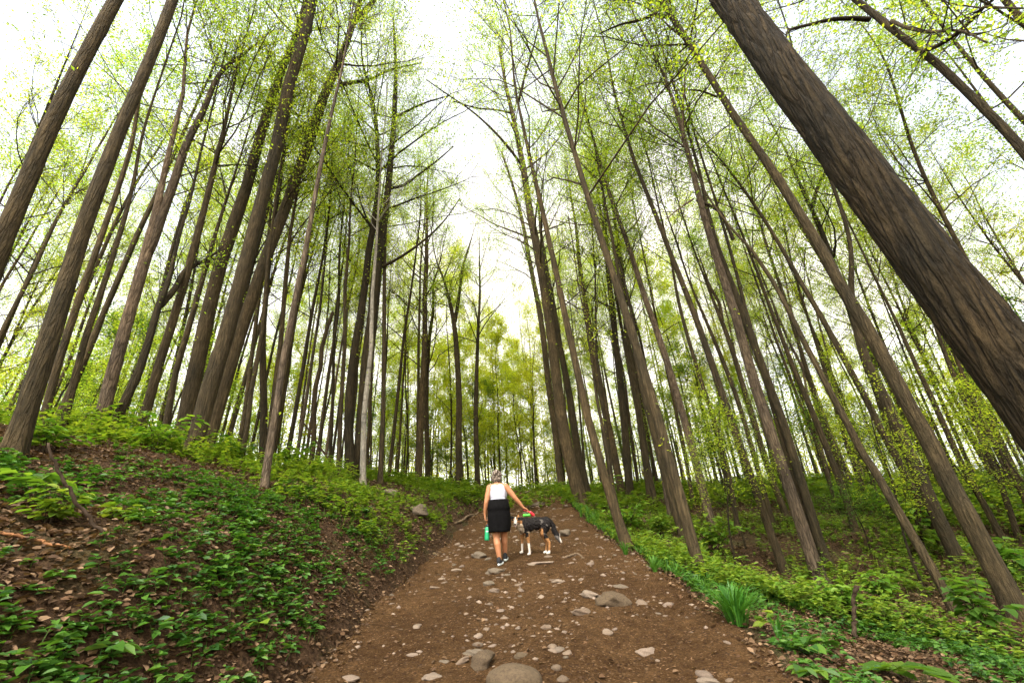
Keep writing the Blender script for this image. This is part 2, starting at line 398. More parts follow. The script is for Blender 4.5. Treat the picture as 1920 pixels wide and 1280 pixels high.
def build_wood_and_leaves(path, rad, rg, crown_z0, crown_r, nprim, nleaf, leaf_L, sides=12, rings=60, ridge=0, low_leaves=0, flat=.45, updir=1.0, fall=.7):
    """path (k,3) local coords; returns MB wood, MB leaves"""
    wood = MB(); lv = MB()
    pp = spline(path, rings); da = np.r_[0, np.cumsum(np.linalg.norm(np.diff(path, axis=0), axis=1))]
    rr = np.maximum(np.interp(np.linspace(0, da[-1], rings), da, rad), .012)
    wob = np.stack([np.interp(np.linspace(0, 1, rings), np.linspace(0, 1, 9), rg.normal(0, .035, 9)) for _ in range(2)], 1)
    pp[:, :2] += wob
    zz = np.r_[0, np.cumsum(np.linalg.norm(np.diff(pp, axis=0), axis=1))]
    V, Fs = tube(pp, rr, sides, trunk_mod(rings, sides, zz, rg, .05 if not ridge else .015, ridge, 1, rad[0])); wood.add(V, Fs)
    top = pp[-1, 2]; tw0 = []; tw1 = []; LC = []
    zs = np.sort(rg.uniform(crown_z0, top-.3, nprim)); az0 = rg.uniform(0, 6.28)
    for i, z in enumerate(zs):
        k = int(np.argmin(np.abs(pp[:, 2]-z))); p0 = pp[k]; t = (z-crown_z0)/(top-crown_z0+1e-6)
        L = crown_r*(1.15-fall*t)*rg.uniform(.6, 1.15); az = az0+i*2.4+rg.normal(0, .4); el = math.radians(rg.uniform(22, 55)+15*t)*updir
        d = np.array([math.cos(az)*math.cos(el), math.sin(az)*math.cos(el), math.sin(el)])
        n = 7; pts = [p0]; dd = d.copy()
        for q in range(n-1):
            dd = dd+rg.normal(0, .13, 3)+np.array([0, 0, .06*updir]); dd /= np.linalg.norm(dd); pts.append(pts[-1]+dd*L/(n-1))
        pts = np.array(pts); br = min(rr[k]*.42, .008+.0075*L)
        bt = np.linspace(1, .12, n)*br; wood.add(*tube(pts, bt, 5, cap=False))
        ns = int(rg.integers(6, 10))
        for s in range(ns):
            u = rg.uniform(.25, 1); q = min(int(u*(n-1)), n-2); b0 = pts[q]+(pts[q+1]-pts[q])*(u*(n-1)-q)
            d2 = (pts[q+1]-pts[q]); d2 /= np.linalg.norm(d2); d2 = d2+rand_unit(rg, 1)[0]*.85+np.array([0, 0, .15]); d2 /= np.linalg.norm(d2)
            l2 = L*rg.uniform(.3, .62)*(1.1-.4*u); m1 = b0+d2*l2*.5+rg.normal(0, .04, 3)*l2; e1 = b0+d2*l2+rg.normal(0, .06, 3)*l2
            wood.add(*tube(np.array([b0, m1, e1]), [br*.30, br*.2, br*.08+.002], 4, cap=False))
            for _ in range(4):
                a = b0+(e1-b0)*rg.uniform(.25, 1); d3 = d2+rand_unit(rg, 1)[0]*.9; d3 /= np.linalg.norm(d3); e = a+d3*rg.uniform(.25, .6)
                tw0.append(a); tw1.append(e)
    if not tw0: return wood, lv
    tw0 = np.array(tw0); tw1 = np.array(tw1); nt_ = len(tw0)
    # twigs: three-sided slivers
    d = tw1-tw0; s = np.cross(d, rand_unit(rg, nt_)); s /= np.linalg.norm(s, axis=1)[:, None]; s2 = np.cross(s, d); s2 /= np.linalg.norm(s2, axis=1)[:, None]
    V = np.stack([tw0+s*.006, tw0-s*.004+s2*.006, tw0-s*.004-s2*.006, tw1], 1).reshape(-1, 3); k = np.arange(nt_)[:, None]*4
    wood.add(V, [np.concatenate([k+np.array([[0, 1, 3]]), k+np.array([[1, 2, 3]]), k+np.array([[2, 0, 3]])])])
    idx = rg.integers(0, nt_, nleaf); u = rg.uniform(.1, 1.15, nleaf)[:, None]
    # some twigs bear more than others
    wgt = rg.gamma(2.0, 1, nt_); idx = rg.choice(nt_, nleaf, p=wgt/wgt.sum())
    cc = tw0[idx]+(tw1-tw0)[idx]*u+rg.normal(0, .17, (nleaf, 3))
    lv.add(*leaf_quads(cc, leaf_L*rg.uniform(.6, 1.25, nleaf), rg, flat))
    if low_leaves:
        k = rg.integers(0, rings, low_leaves); k = k[pp[k, 2] > 1.2]
        if len(k):
            cl = np.repeat(pp[k]+rand_unit(rg, len(k))*rr[k][:, None]*1.3, 5, 0); cl = cl+rg.normal(0, .07, cl.shape)
            lv.add(*leaf_quads(cl, leaf_L*.9*rg.uniform(.6, 1.2, len(cl)), rg, flat))
    return wood, lv

LBL = {}
def measured_tree(pts, R, top_z, m, label, name='tree', group=None, crown_z0=None, crown_r=4.6, nprim=20, nleaf=6200, leafm=None, cat='tree', hires=0, taper=.35, low=12, widths=None, lL=.072, forks=(), broken=False):
    """pts: (px, py, width_px) from base upward; R: distance of the stem from the viewer, None = where the base meets the ground"""
    p = [q[:2] for q in pts]; wd = [q[2] for q in pts]
    if len(p) >= 5:     # even out reading errors: stems bend smoothly
        ya = np.array([q[1] for q in p], float); xa = np.array([q[0] for q in p], float); dg = 4 if len(p) > 9 else 3 if len(p) > 6 else 2
        fx_ = np.polyval(np.polyfit(ya/1000, xa, dg), ya/1000); p = [(float(x_), float(y_)) for x_, y_ in zip(.8*fx_+.2*xa, ya)]
    rg = np.random.default_rng(abs(hash_label(label)))
    if R is None:
        h_ = hit(p[0][0], p[0][1]); dy = 0
        while h_[1] > 26:
            dy += 4; h_ = hit(p[0][0], p[0][1]+dy)     # foot hidden behind the brow of the bank
        R = math.hypot(h_[0][0], h_[0][1])*(1.08 if dy > 4 else 1)
        print('TREE %-60s R=%.1f z=%.1f dia=%.2f dy=%d' % (label[:60], R, h_[0][2], wd[1]*R/FPX/math.hypot(*ray(*p[1])[:2]), dy))
    W = [at_R(x, y, R) for x, y in p]; rad = []
    W = np.array(W)
    for i_ in range(len(W)):      # metres of radius from the width seen across the stem
        a_ = W[max(i_-1, 0)]; b_ = W[min(i_+1, len(W)-1)]; c_ = W[i_]; vd = c_-np.array([0, 0, EYE]); n_ = np.cross(vd, b_-a_); n_ /= np.linalg.norm(n_)
        q0 = np.array(project(c_-n_*.05)); q1 = np.array(project(c_+n_*.05)); ax_ = np.array(project(b_))-np.array(project(a_)); ax_ /= np.linalg.norm(ax_)
        e_ = q1-q0; ppm = abs(e_[0]*ax_[1]-e_[1]*ax_[0])/.1; rad.append(.5*wd[i_]*abs(ax_[1])*WF/ppm)
    rad = np.array(rad)
    # monotone radius growth toward the ground
    base = W[0].copy(); dirn = (W[0]-W[min(2, len(W)-1)]); dirn /= abs(dirn[2])+1e-6
    gz = float(H(base[0], base[1]))
    if base[2] > gz+.02:
        e = base+dirn*(base[2]-gz); gz2 = float(H(e[0], e[1])); e = base+dirn*(base[2]-gz2+.15)
        W = np.vstack([e, W]); rad = np.r_[rad[0]*(1+.03*np.linalg.norm(e-base)), rad]
    else:
        W[0] = base+dirn*.15
    if top_z: top_z = top_z+3.5
    if top_z and W[-1][2] < top_z:
        dt = W[-1]-W[-3] if len(W) > 2 else W[-1]-W[0]; dt /= np.linalg.norm(dt); dt = dt*np.array([.5, .5, 1]); 
        steps = 3
        for s in range(1, steps+1):
            e = W[-1]+dt/dt[2]*((top_z-W[-1][2])/(steps-s+1)); W = np.vstack([W, e]); rad = np.r_[rad, rad[-1]*(.72)]
        rad[-1] = .02
    b0 = W[0].copy(); b0[2] += .15
    loc = W-b0; rgz = loc[-1][2]
    if crown_z0 is None: crown_z0 = rgz*.45
    rings = 170 if not hires else hires; sides = 16 if not hires else 110
    wood, lv = build_wood_and_leaves(loc, rad, rg, crown_z0, crown_r, nprim, nleaf, lL, sides, rings, ridge=.075 if hires else 0, low_leaves=low, fall=.5)
    for fk in forks:   # extra stems / limbs measured in the photograph: list of (px,py,w), R offset growing
        fw = []; fr = []
        for i, (x, y, ww) in enumerate(fk['pts']):
            RR = R+fk.get('dR', 0)*i/(len(fk['pts'])-1); q = at_R(x, y, RR); dep = RR/math.hypot(*ray(x, y)[:2])
            fw.append(q-b0); fr.append(.5*ww*dep/FPX)
        fw = np.array(fw); fr = np.array(fr)
        if fk.get('ext'):
            dt = fw[-1]-fw[-2]; dt /= np.linalg.norm(dt)
            for s in range(3): fw = np.vstack([fw, fw[-1]+dt*fk['ext']/3]); fr = np.r_[fr, fr[-1]*.6]
        sp = spline(np.c_[fw, fr], 26)
        if fk.get('leaf', 0):
            L0 = np.linalg.norm(fw[-1]-fw[0])
            nn_ = fk['leaf']; k = rg.integers(6, 26, nn_//12); st = sp[k, :3]; dd = rand_unit(rg, len(k))+np.array([0, 0, .5]); en = st+dd*rg.uniform(.3, 1.3, len(k))[:, None]
            for a, e in zip(st, en): wood.add(*tube(np.array([a, (a+e)/2+rg.normal(0, .05, 3), e]), [.012, .008, .003], 4, cap=False))
            u = rg.uniform(.3, 1.1, (len(k)*12, 1)); cc = np.repeat(st, 12, 0)+np.repeat(en-st, 12, 0)*u+rg.normal(0, .12, (len(k)*12, 3))
            lv.add(*leaf_quads(cc, lL*rg.uniform(.6, 1.2, len(cc)), rg, .45))
        th_ = tube(sp[:, :3], np.maximum(sp[:, 3], .006), 10)
        if fk.get('part', True): fk['_m'] = th_
        else: wood.add(*th_)
    root = empty(name, tuple(b0)); tag(root, label, cat, group)
    link('trunk', wood.mesh('trunk'), m, root)
    if lv.v: link('crown', lv.mesh('crown', False), leafm or M_LEAF, root)
    for fk in forks:
        if '_m' in fk:
            mbb = MB(); mbb.add(*fk['_m']); link(fk.get('name', 'limb'), mbb.mesh('limb'), m, root)
    return root, R
def hash_label(s):
    h = 5381
    for ch in s: h = (h*33+ord(ch)) & 0x7fffffff
    return h

B, D_, PL, G_, BI = M_BARK, M_BARKD, M_BARKP, M_BARKG, M_BIRCH
Rs = []; MEAS = []
def MT(label, pts, m=B, R=None, top=21, **k):
    o, R_ = measured_tree(pts, R, top, m, label, **k); Rs.append((o.location[0], o.location[1])); MEAS.append((pts[0][0] if pts[0][1] < 1200 else 1900, math.hypot(o.location[0], o.location[1]))); return o
# left bank, from the photo's left edge inward
MT('thick brown trunk leaning across the upper left corner, its base beyond the left edge', [(-40,560,54),(15,435,50),(45,360,48),(82,260,46),(120,175,44),(172,90,41),(215,0,38)], R=8, top=22, crown_z0=13)
MT('stout brown trunk rising from the brushy bank at the left edge, nearest there', [(20,850,58),(34,817,54),(56,742,50),(79,667,50),(112,585,46),(139,499,43),(160,415,40),(200,310,37),(235,215,33),(265,155,31),(295,85,29),(322,0,27)], top=22, crown_z0=12, low=0)
MT('slim stem close behind the stout leftmost bank tree, shadowing its right side', [(92,769,22),(97,750,21),(116,667,20),(135,604,19),(154,540,18),(176,487,16),(195,425,15),(225,340,13),(250,260,11),(265,190,8)], top=19)
MT('slender wavy brown tree second to the right of the stout leftmost bank tree', [(129,754,18),(146,690,17),(161,630,16),(187,555,15),(208,484,13),(228,420,12),(245,345,10),(262,270,7)], top=17, crown_z0=8)
MT('knuckled tree on the left bank whose pale brown trunk divides into two wavy stems', [(195,769,33),(210,705,31),(229,637,29),(247,570,28),(270,502,27),(290,440,25),(302,350,14),(318,280,12),(330,200,10),(343,130,8),(360,50,6),(367,0,5)], m=PL, top=20, crown_z0=10,
   forks=[dict(pts=[(279,480,10),(290,445,16),(301,412,15),(325,345,14),(350,270,12),(380,210,10),(415,135,7),(465,95,4)], ext=2, name='stem', leaf=500)])
MT('dark crooked oak-like trunk bending right on the left bank', [(229,757,23),(255,705,21),(277,641,19),(300,570,16),(315,540,14),(322,517,12),(326,470,9)], m=D_, top=13, crown_z0=6, nleaf=3800,
   forks=[dict(pts=[(300,572,13),(325,545,10),(350,505,8),(380,490,6),(410,470,3)], dR=1, name='limb', leaf=400)])
MT('straight brown tree with small knots, right of the dark crooked trunk', [(277,757,24),(296,675,22),(319,611,21),(337,547,19),(352,480,18),(375,400,15),(400,310,12),(420,240,9),(430,180,7)], top=18, crown_z0=8)
MT('thin brown stem just left of the clump of three big trunks', [(307,817,17),(322,750,16),(337,686,15),(356,611,14),(375,536,12),(394,484,10),(400,450,9),(425,370,7),(440,320,5)], top=16, crown_z0=7)
MT('leftmost of the big trunks in the clump on the bank, smooth and dark brown', [(338,828,38),(356,742,38),(379,649,35),(397,562,33),(416,499,31),(440,420,30),(455,360,27),(480,280,24),(505,200,21),(530,130,17),(560,50,14),(580,-20,12)], top=23, crown_z0=16, low=20)
MT('middle trunk of the bank clump, furrowed grey brown and nearly touching its neighbours', [(364,850,38),(396,712,38),(426,637,35),(446,555,32),(465,491,31),(490,370,30),(520,260,29),(545,165,27),(565,90,25),(580,25,23),(590,-10,21)], top=24, crown_z0=17, low=10)
MT('rightmost trunk of the bank clump, leaning right with a pale smooth upper stem', [(384,848,26),(416,724,29),(443,649,28),(469,581,28),(500,490,27),(530,410,27),(560,310,24),(585,240,23),(615,170,21),(639,115,18),(657,70,15),(668,30,13),(674,-10,10)], top=23, crown_z0=16, low=0,
   forks=[dict(pts=[(634,160,8),(660,155,7),(690,150,5),(730,132,4),(790,118,2)], dR=1.5, leaf=300), dict(pts=[(668,35,9),(690,12,7),(705,-5,5)], dR=.5, ext=1.5, leaf=200)])
MT('thin pale speckled tree standing low on the bank between the clump and the twin trunk', [(495,915,18),(506,847,17),(521,765,15),(532,675,14),(547,592,13),(562,499,12),(565,490,12),(585,390,10),(605,280,9),(625,190,7),(637,150,6)], m=PL, top=18, crown_z0=11, crown_r=2.6, nleaf=2200)
MT('thinnest grey stem rising from low ferns right of the clump', [(452,851,11),(465,799,11),(480,705,10),(491,630,9),(499,536,8),(507,440,6)], top=15, crown_r=1.6, nleaf=2600)
MT('dark straight trunk behind the ferns right of the clump', [(494,830,17),(493,705,15),(491,630,13),(500,540,11),(510,440,8)], m=D_, top=16)
MT('grey trunk directly right of the dark straight one behind the ferns', [(507,825,13),(514,724,12),(525,630,11),(536,517,10),(548,420,7)], top=16)
MT('twin-stemmed big dark tree left of centre with spreading bare limbs', [(659,893,24),(659,817,20),(660,724,18),(664,649,17),(679,574,16),(690,530,15),(698,459,14),(705,394,12),(712,315,11),(706,240,8),(690,190,6),(684,120,4)], m=D_, top=23, crown_z0=9, crown_r=6.6, nprim=30, nleaf=15000, low=30,
   forks=[dict(pts=[(672,885,20),(677,800,18),(682,724,17),(689,650,17),(698,592,17),(705,520,16),(712,470,15),(720,416,13),(729,341,12),(734,284,10),(740,219,8),(742,131,6),(738,44,3)], name='stem', leaf=900, ext=1.5),
          dict(pts=[(712,503,6),(740,488,5),(766,472,5),(793,452,4),(819,429,3),(845,398,2),(862,372,1.5)], dR=-1, leaf=36),
          dict(pts=[(733,353,6),(755,348,5),(784,328,4),(815,305,3),(850,275,2)], dR=1, leaf=200),
          dict(pts=[(738,222,5),(770,205,4),(800,192,3),(840,180,2)], dR=-2, leaf=240)])
MT('whitish birch-like stem standing right beside the twin-stemmed dark tree', [(678,907,13),(682,836,12),(686,761,11),(691,667,9),(695,592,8),(702,520,7),(706,430,5)], m=BI, top=17, crown_r=3.5, nleaf=5000, low=10)
MT('dark snag-like trunk with a bent broken top, left of the twin tree', [(582,836,11),(588,761,11),(599,686,10),(606,655,10),(612,630,9),(618,606,8),(625,586,7)], m=D_, top=0, nprim=0, nleaf=0, low=8, crown_z0=3)
MT('grey stem midway between the bent snag and the twin tree', [(637,866,10),(641,742,9),(648,630,8),(650,517,7),(654,430,5)], top=18)
MT('straight grey trunk first to the right of the whitish stem', [(716,877,11),(720,780,10),(719,667,9),(721,555,8),(724,460,6)], top=20)
MT('tall straight trunk in the open middle of the view, fine branches up its length', [(785,877,14),(789,800,13),(791,742,12),(796,630,11),(798,499,9),(800,420,6)], top=21, crown_z0=9)
MT('darker trunk just right of the tall straight middle trunk', [(802,876,12),(800,742,10),(804,640,8),(812,560,6)], m=D_, top=16)
MT('trunk that opens into a broad vase of fine branches, left of the walker', [(862,876,14),(861,800,13),(860,742,12),(857,680,11),(852,600,9),(842,560,7),(830,525,5),(815,480,3)], top=20, crown_z0=11, crown_r=3.2,
   forks=[dict(pts=[(853,602,8),(860,560,6),(868,500,5),(880,460,3)], name='stem', ext=2, leaf=300)])
MT('thin grey trunk rising above the walker, left of her head', [(894,886,11),(893,800,10),(892,742,9),(894,650,7),(899,560,5)], top=18)
# right of the trail
MT('big smooth olive brown trunk beside the right edge of the trail, beyond the dog', [(1092,952,30),(1080,905,28),(1067,855,26),(1049,742,23),(1034,630,20),(1022,555,18),(1013,487,18),(1007,450,17),(994,394,15),(981,306,12),(963,219,9),(946,166,7),(939,87,5)], top=24, crown_z0=11, crown_r=6.2, nprim=28, nleaf=13000, low=12,
   forks=[dict(pts=[(978,310,5),(960,285,5),(925,245,4),(880,205,3),(840,178,2.5),(800,150,2)], dR=-2, leaf=260), dict(pts=[(962,213,4),(930,206,3),(895,203,3),(850,190,2)], dR=-2, leaf=200)])
MT('trunk close behind the big olive trunk at the trail edge, slightly darker', [(1106,944,19),(1086,867,17),(1064,705,14),(1050,650,13),(1041,604,12),(1028,520,9),(1015,430,6)], m=D_, top=20)
MT('trunk at the trail edge whose foot ends in the grass right of the dog', [(1172,1026,24),(1157,975,22),(1141,919,20),(1127,855,19),(1105,761,17),(1082,667,15),(1060,574,13),(1043,491,12),(1033,459,11),(1016,385,10),(998,306,8),(985,241,7),(972,188,5)], top=21, crown_z0=8.5, crown_r=5.6, nprim=24, nleaf=10000, low=20,
   forks=[dict(pts=[(972,190,5),(985,140,4),(1000,90,3),(1012,40,2)], name='stem', ext=1, leaf=260)])
MT('thin dark sapling trunk twisting beside the tree with its foot in the grass', [(1176,1022,10),(1162,960,9),(1150,910,9),(1138,860,8),(1130,800,7),(1118,740,5)], m=D_, top=7, crown_z0=3.5, crown_r=1.0, nprim=7, nleaf=500)
MT('straight trunk second behind the grass-footed tree', [(1163,935,17),(1150,836,16),(1124,705,14),(1101,622,12),(1090,536,10),(1082,440,7)], top=21)
MT('upright dark trunk standing between the grass-footed tree and the forked-shadow pair', [(1182,938,18),(1172,817,16),(1163,705,15),(1150,592,13),(1139,517,10),(1132,430,7)], m=D_, top=19)
MT('upright olive brown trunk planted in bright green herbs midway along the right bank', [(1222,950,18),(1210,855,16),(1195,761,15),(1180,667,14),(1174,592,12),(1166,500,9)], top=19)
MT('tall scarred grey trunk whose foot meets the trail edge, first of the near right row', [(1318,1080,26),(1295,991,25),(1279,932,25),(1256,876,24),(1232,791,22),(1206,705,20),(1180,611,18),(1161,551,16),(1142,491,15),(1134,464,14),(1112,385,13),(1081,297,11),(1055,227,10),(1037,157,9),(1024,87,7),(1007,35,5),(1000,-10,4)], top=19, crown_z0=8, crown_r=5.4, nprim=24, nleaf=10000, low=16)
MT('smooth stem crossing just behind the scarred grey trunk at the trail edge', [(1279,1012,18),(1262,958,17),(1244,893,16),(1225,810,14),(1205,740,12),(1195,680,9)], top=17)
MT('knotty grey trunk leaning left, its foot among the low ferns of the right bank', [(1338,992,20),(1321,932,19),(1300,860,18),(1277,780,16),(1255,705,15),(1232,622,13),(1210,555,12),(1187,487,11),(1177,459,10),(1147,380,9),(1125,306,8),(1112,260,7),(1090,190,5)], m=PL, top=20, crown_z0=11)
MT('long smooth dark trunk rooted in pale leaf litter, left of the pale flaky trunk', [(1474,1073,21),(1443,991,19),(1423,926,18),(1400,866,18),(1375,791,17),(1345,712,16),(1322,645,15),(1296,574,13),(1270,510,12),(1255,480,11),(1236,416,10),(1214,350,9),(1190,289,8),(1166,219,6),(1148,166,5),(1139,109,4)], m=D_, top=21, crown_z0=12, low=14)
MT('pale flaky barked trunk on the right bank, brightest of the near row', [(1545,1100,38),(1522,1040,31),(1499,975,29),(1479,916,28),(1463,867,27),(1442,799,25),(1416,724,23),(1397,649,21),(1375,574,19),(1352,517,17),(1337,484,16),(1319,416,15),(1297,341,13),(1279,262,11),(1266,192,9),(1244,131,7),(1222,92,6),(1187,35,4)], m=PL, top=21, crown_z0=11, crown_r=4.2,
   forks=[dict(pts=[(1306,375,6),(1330,385,6),(1352,400,6),(1362,420,6),(1375,450,7)], dR=1, leaf=60), dict(pts=[(1300,373,4),(1275,390,3),(1250,410,2)], dR=-1, leaf=60), dict(pts=[(1280,262,5),(1281,200,4),(1284,150,3)], name='stem', ext=1.5, leaf=200)])
MT('dark trunk right behind the pale flaky one, running parallel to it', [(1555,1058,22),(1535,1024,21),(1515,942,20),(1492,860,20),(1470,780,19),(1450,742,18),(1430,690,18),(1412,649,17),(1386,555,16),(1370,520,14),(1358,490,13),(1332,416,11),(1315,340,8)], m=D_, top=20)
MT('narrow dark trunk squeezed left of the parallel dark one behind the pale trunk', [(1530,1048,17),(1509,960,16),(1488,880,15),(1455,760,14),(1424,668,12),(1400,590,10),(1385,520,8)], m=D_, top=18)
MT('forked slender tree behind the right row, dividing at mid height', [(1483,985,15),(1450,892,14),(1431,847,14),(1412,780,13),(1394,724,12),(1375,656,11),(1352,600,10),(1335,565,7),(1318,520,5),(1305,480,4)], top=16, crown_z0=8,
   forks=[dict(pts=[(1354,603,7),(1349,570,6),(1330,535,5),(1318,500,3)], name='stem', ext=1.5, leaf=250)])
MT('thin stem running left of the forked slender tree', [(1455,984,13),(1431,911,12),(1409,825,11),(1390,765,10),(1367,705,10),(1345,649,9),(1319,592,7),(1300,540,5)], top=15)
MT('thin bent trunk above the leafy maple sapling of the right bank', [(1386,1003,12),(1371,930,11),(1352,836,10),(1334,772,10),(1311,705,9),(1289,630,8),(1270,555,7),(1259,491,5)], top=16)
MT('upright trunk in the gap right of the pale flaky one, far down the slope', [(1600,995,17),(1577,909,16),(1570,885,16),(1551,840,15),(1532,787,14),(1506,727,12),(1484,679,11),(1465,630,9),(1442,577,8)], m=D_, top=14, crown_z0=7)
MT('rough reddish trunk with a split hollow foot on the lower right bank', [(1793,1152,24),(1748,1073,24),(1709,998,23),(1676,932,22),(1650,880,21),(1622,855,20),(1596,799,18),(1562,735,17),(1536,682,15),(1506,630,14),(1476,574,12),(1450,525,11),(1420,491,10),(1406,464,9),(1380,446,7),(1362,416,6)], top=15, crown_z0=8, low=10)
MT('long bare stem right of the split-footed tree, vanishing up behind the large leaning trunk', [(1780,1040,19),(1732,958,19),(1705,900,18),(1682,848,18),(1652,806,17),(1630,750,16),(1589,690,15),(1555,626,14),(1532,581,13),(1502,536,12),(1459,455,10),(1424,403,9),(1389,350,8),(1354,306,6),(1314,254,4)], top=17, crown_z0=9)
MT('broad dark trunk mostly hidden behind the large leaning trunk of the right bank', [(1800,1060,36),(1760,980,35),(1716,874,34),(1690,817,32),(1675,772,30),(1652,720,27),(1622,660,23),(1607,622,19),(1596,536,14),(1590,470,10)], m=D_, top=15)
MT('large leaning grey brown trunk, second in from the right edge, with rings of old scars', [(1915,1160,62),(1892,1096,58),(1856,1031,54),(1814,958,50),(1774,899,47),(1750,825,44),(1712,772,41),(1682,712,39),(1652,649,36),(1619,596,33),(1581,551,31),(1551,473,29),(1511,416,27),(1472,363,25),(1437,306,23),(1402,254,21),(1363,192,19),(1332,140,18),(1301,96,17),(1271,48,16),(1238,-5,15)], top=20, crown_z0=13, low=8,
   forks=[dict(pts=[(1250,32,7),(1232,28,6),(1200,38,5),(1165,46,4),(1125,63,2)], dR=-1, leaf=50), dict(pts=[(1345,182,4),(1310,170,3),(1270,170,2)], dR=-1, leaf=40)])
MT('giant furrowed trunk slanting across the whole upper right, nearest tree of all', [(2150,1000,269),(2025,850,243),(1928,705,214),(1860,625,197),(1798,556,186),(1741,490,173),(1691,416,161),(1630,341,152),(1585,271,142),(1535,210,132),(1489,157,123),(1446,101,116),(1406,48,110),(1369,0,105),(1330,-60,98)], R=4.3, top=20, m=G_, hires=520, crown_z0=14, low=0)
MT('dark trunk slanting through the top right corner with a long arching limb', [(1990,400,36),(1918,298,34),(1888,263,33),(1853,228,32),(1809,188,31),(1765,144,30),(1721,109,28),(1682,74,27),(1643,35,25),(1603,0,24)], R=9, m=D_, top=20, crown_z0=12, crown_r=4.6,
   forks=[dict(pts=[(1630,37,9),(1600,35,8),(1560,37,7),(1520,46,6),(1482,56,5),(1474,70,3)], dR=-1.5, leaf=50), dict(pts=[(1722,98,9),(1760,85,8),(1800,58,7),(1832,28,6),(1840,16,5),(1880,15,4),(1918,16,3)], dR=-1, leaf=160), dict(pts=[(1672,40,7),(1700,52,6),(1745,60,5),(1800,58,4),(1850,80,3)], dR=-1.5, leaf=200)])
MT('thin trunk right of the large leaning one, seen against bright sky', [(1882,1022,17),(1846,942,16),(1817,892,16),(1795,847,15),(1769,791,14),(1742,739,13),(1712,679,11),(1682,615,9),(1660,562,7)], m=D_, top=13, crown_z0=7)
MT('dark slender trunk emerging under the giant trunk near the right edge', [(1915,1020,16),(1885,930,15),(1859,877,15),(1832,810,14),(1817,761,13),(1791,712,12),(1765,645,10),(1752,600,8)], m=D_, top=12, crown_z0=6)
MT('rightmost slender trunk under the giant trunk, at the very edge of the picture', [(1950,985,14),(1907,911,13),(1870,840,12),(1832,765,11),(1795,675,9),(1775,620,7)], m=D_, top=11, crown_z0=6)
MT('dark forking tree glimpsed between the large leaning trunk and the giant one', [(1655,760,20),(1610,640,17),(1586,560,15),(1559,473,13),(1538,407,11),(1512,370,9),(1485,328,7),(1463,271,5),(1440,215,3)], R=19, m=D_, top=22, crown_z0=9, crown_r=3.6, nleaf=5200,
   forks=[dict(pts=[(1522,392,8),(1530,360,6),(1546,325,5),(1560,300,3)], name='stem', dR=1, leaf=300, ext=1.5)])
MT('slim trunk left of the big olive trunk by the trail, with a leafy thin top', [(1052,902,14),(1037,780,13),(1022,660,12),(1011,574,11),(998,525,10),(985,437,8),(963,359,6),(941,284,4)], top=20)

# ---- filler trees: a few kinds built once, then copied
def proto_tree(seed, h, r, cz, cr, nprim, nleaf, m, lm, lL, name='tree', low=20, sides=9, rings=34, lean=.25, flat=.45, updir=1.):
    rg = np.random.default_rng(seed); k = 6
    xy = np.cumsum(rg.normal(0, lean, (k, 2)), 0)*np.linspace(0, 1, k)[:, None]
    path = np.c_[xy, np.linspace(-.3, h, k)]; rad = r*np.array([1.1, .92, .78, .6, .36, .08])
    wood, lv = build_wood_and_leaves(path, rad, rg, cz, cr, nprim, nleaf, lL, sides, rings, low_leaves=low, flat=flat, updir=updir)
    root = empty(name, (0, 0, 0)); link('trunk', wood.mesh('trunk'), m, root); link('crown', lv.mesh('crown', False), lm, root)
    return root
tall = [proto_tree(100+i, 22+1.2*(i % 4), .082+.012*(i % 3), 7.5+(i*1.7) % 4, 3.8+.3*(i % 3), 22, 5600, (M_BARK, M_BARKD, M_BARK, M_BARKP)[i % 4], (M_LEAF, M_LEAFY)[i % 2], .095) for i in range(6)]
gold = [proto_tree(200+i, 15+1.5*i, .072, 3.2, 3.5, 24, 11000, (M_BARKD, M_BARK)[i % 2], M_LEAFY, .13, lean=.35) for i in range(4)]
under = [proto_tree(300+i, 5+1.3*i, .045, 1.6, 1.9, 16, 2800, M_BARKD, (M_LEAFG, M_LEAF)[i % 2], .10, name='sapling', low=0, sides=6, rings=16, lean=.18, flat=.75, updir=.45) for i in range(4)]
HND = ['thick upper left corner trunk', 'stout leftmost bank tree', 'slim stem beside the stout bank tree', 'slender wavy brown bank tree', 'knuckled forking tree', 'dark crooked trunk', 'straight small-knotted tree',
       'thin stem beside the big clump', 'left trunk of the bank clump', 'middle trunk of the bank clump', 'right trunk of the bank clump', 'thin pale speckled tree', 'thinnest grey ferny stem', 'dark trunk behind the ferns', 'grey trunk behind the ferns',
       'twin-stemmed dark tree', 'whitish birch-like stem', 'bent-topped snag', 'grey stem beside the snag', 'grey trunk beside the birch-like stem', 'tall straight middle trunk', 'darker middle trunk', 'vase-shaped tree', 'thin trunk above the walker',
       'big olive brown trunk', 'shadow trunk of the olive one', 'grass-footed tree', 'twisting dark sapling trunk', 'second trunk behind the grass-footed tree', 'upright dark trunk', 'olive trunk in green herbs', 'scarred grey trunk', 'smooth crossing stem',
       'knotty left-leaning trunk', 'long smooth dark trunk', 'pale flaky trunk', 'dark parallel trunk', 'squeezed narrow trunk', 'forked slender tree', 'thin stem beside the forked tree', 'thin bent trunk', 'upright downslope trunk', 'split-footed reddish trunk',
       'long bare stem', 'broad hidden dark trunk', 'large leaning trunk', 'giant furrowed trunk', 'dark corner trunk', 'thin trunk against bright sky', 'dark slender edge trunk', 'rightmost slender trunk', 'dark forking tree', 'slim leafy-topped trunk']
assert len(HND) == len(MEAS), (len(HND), len(MEAS))
DESC = {}
for k_, o_ in enumerate(tall): DESC[o_.name] = ('brown', 'dark', 'brown', 'pale')[k_ % 4]+' '+('green', 'yellow')[k_ % 2]+'-leaved tree'
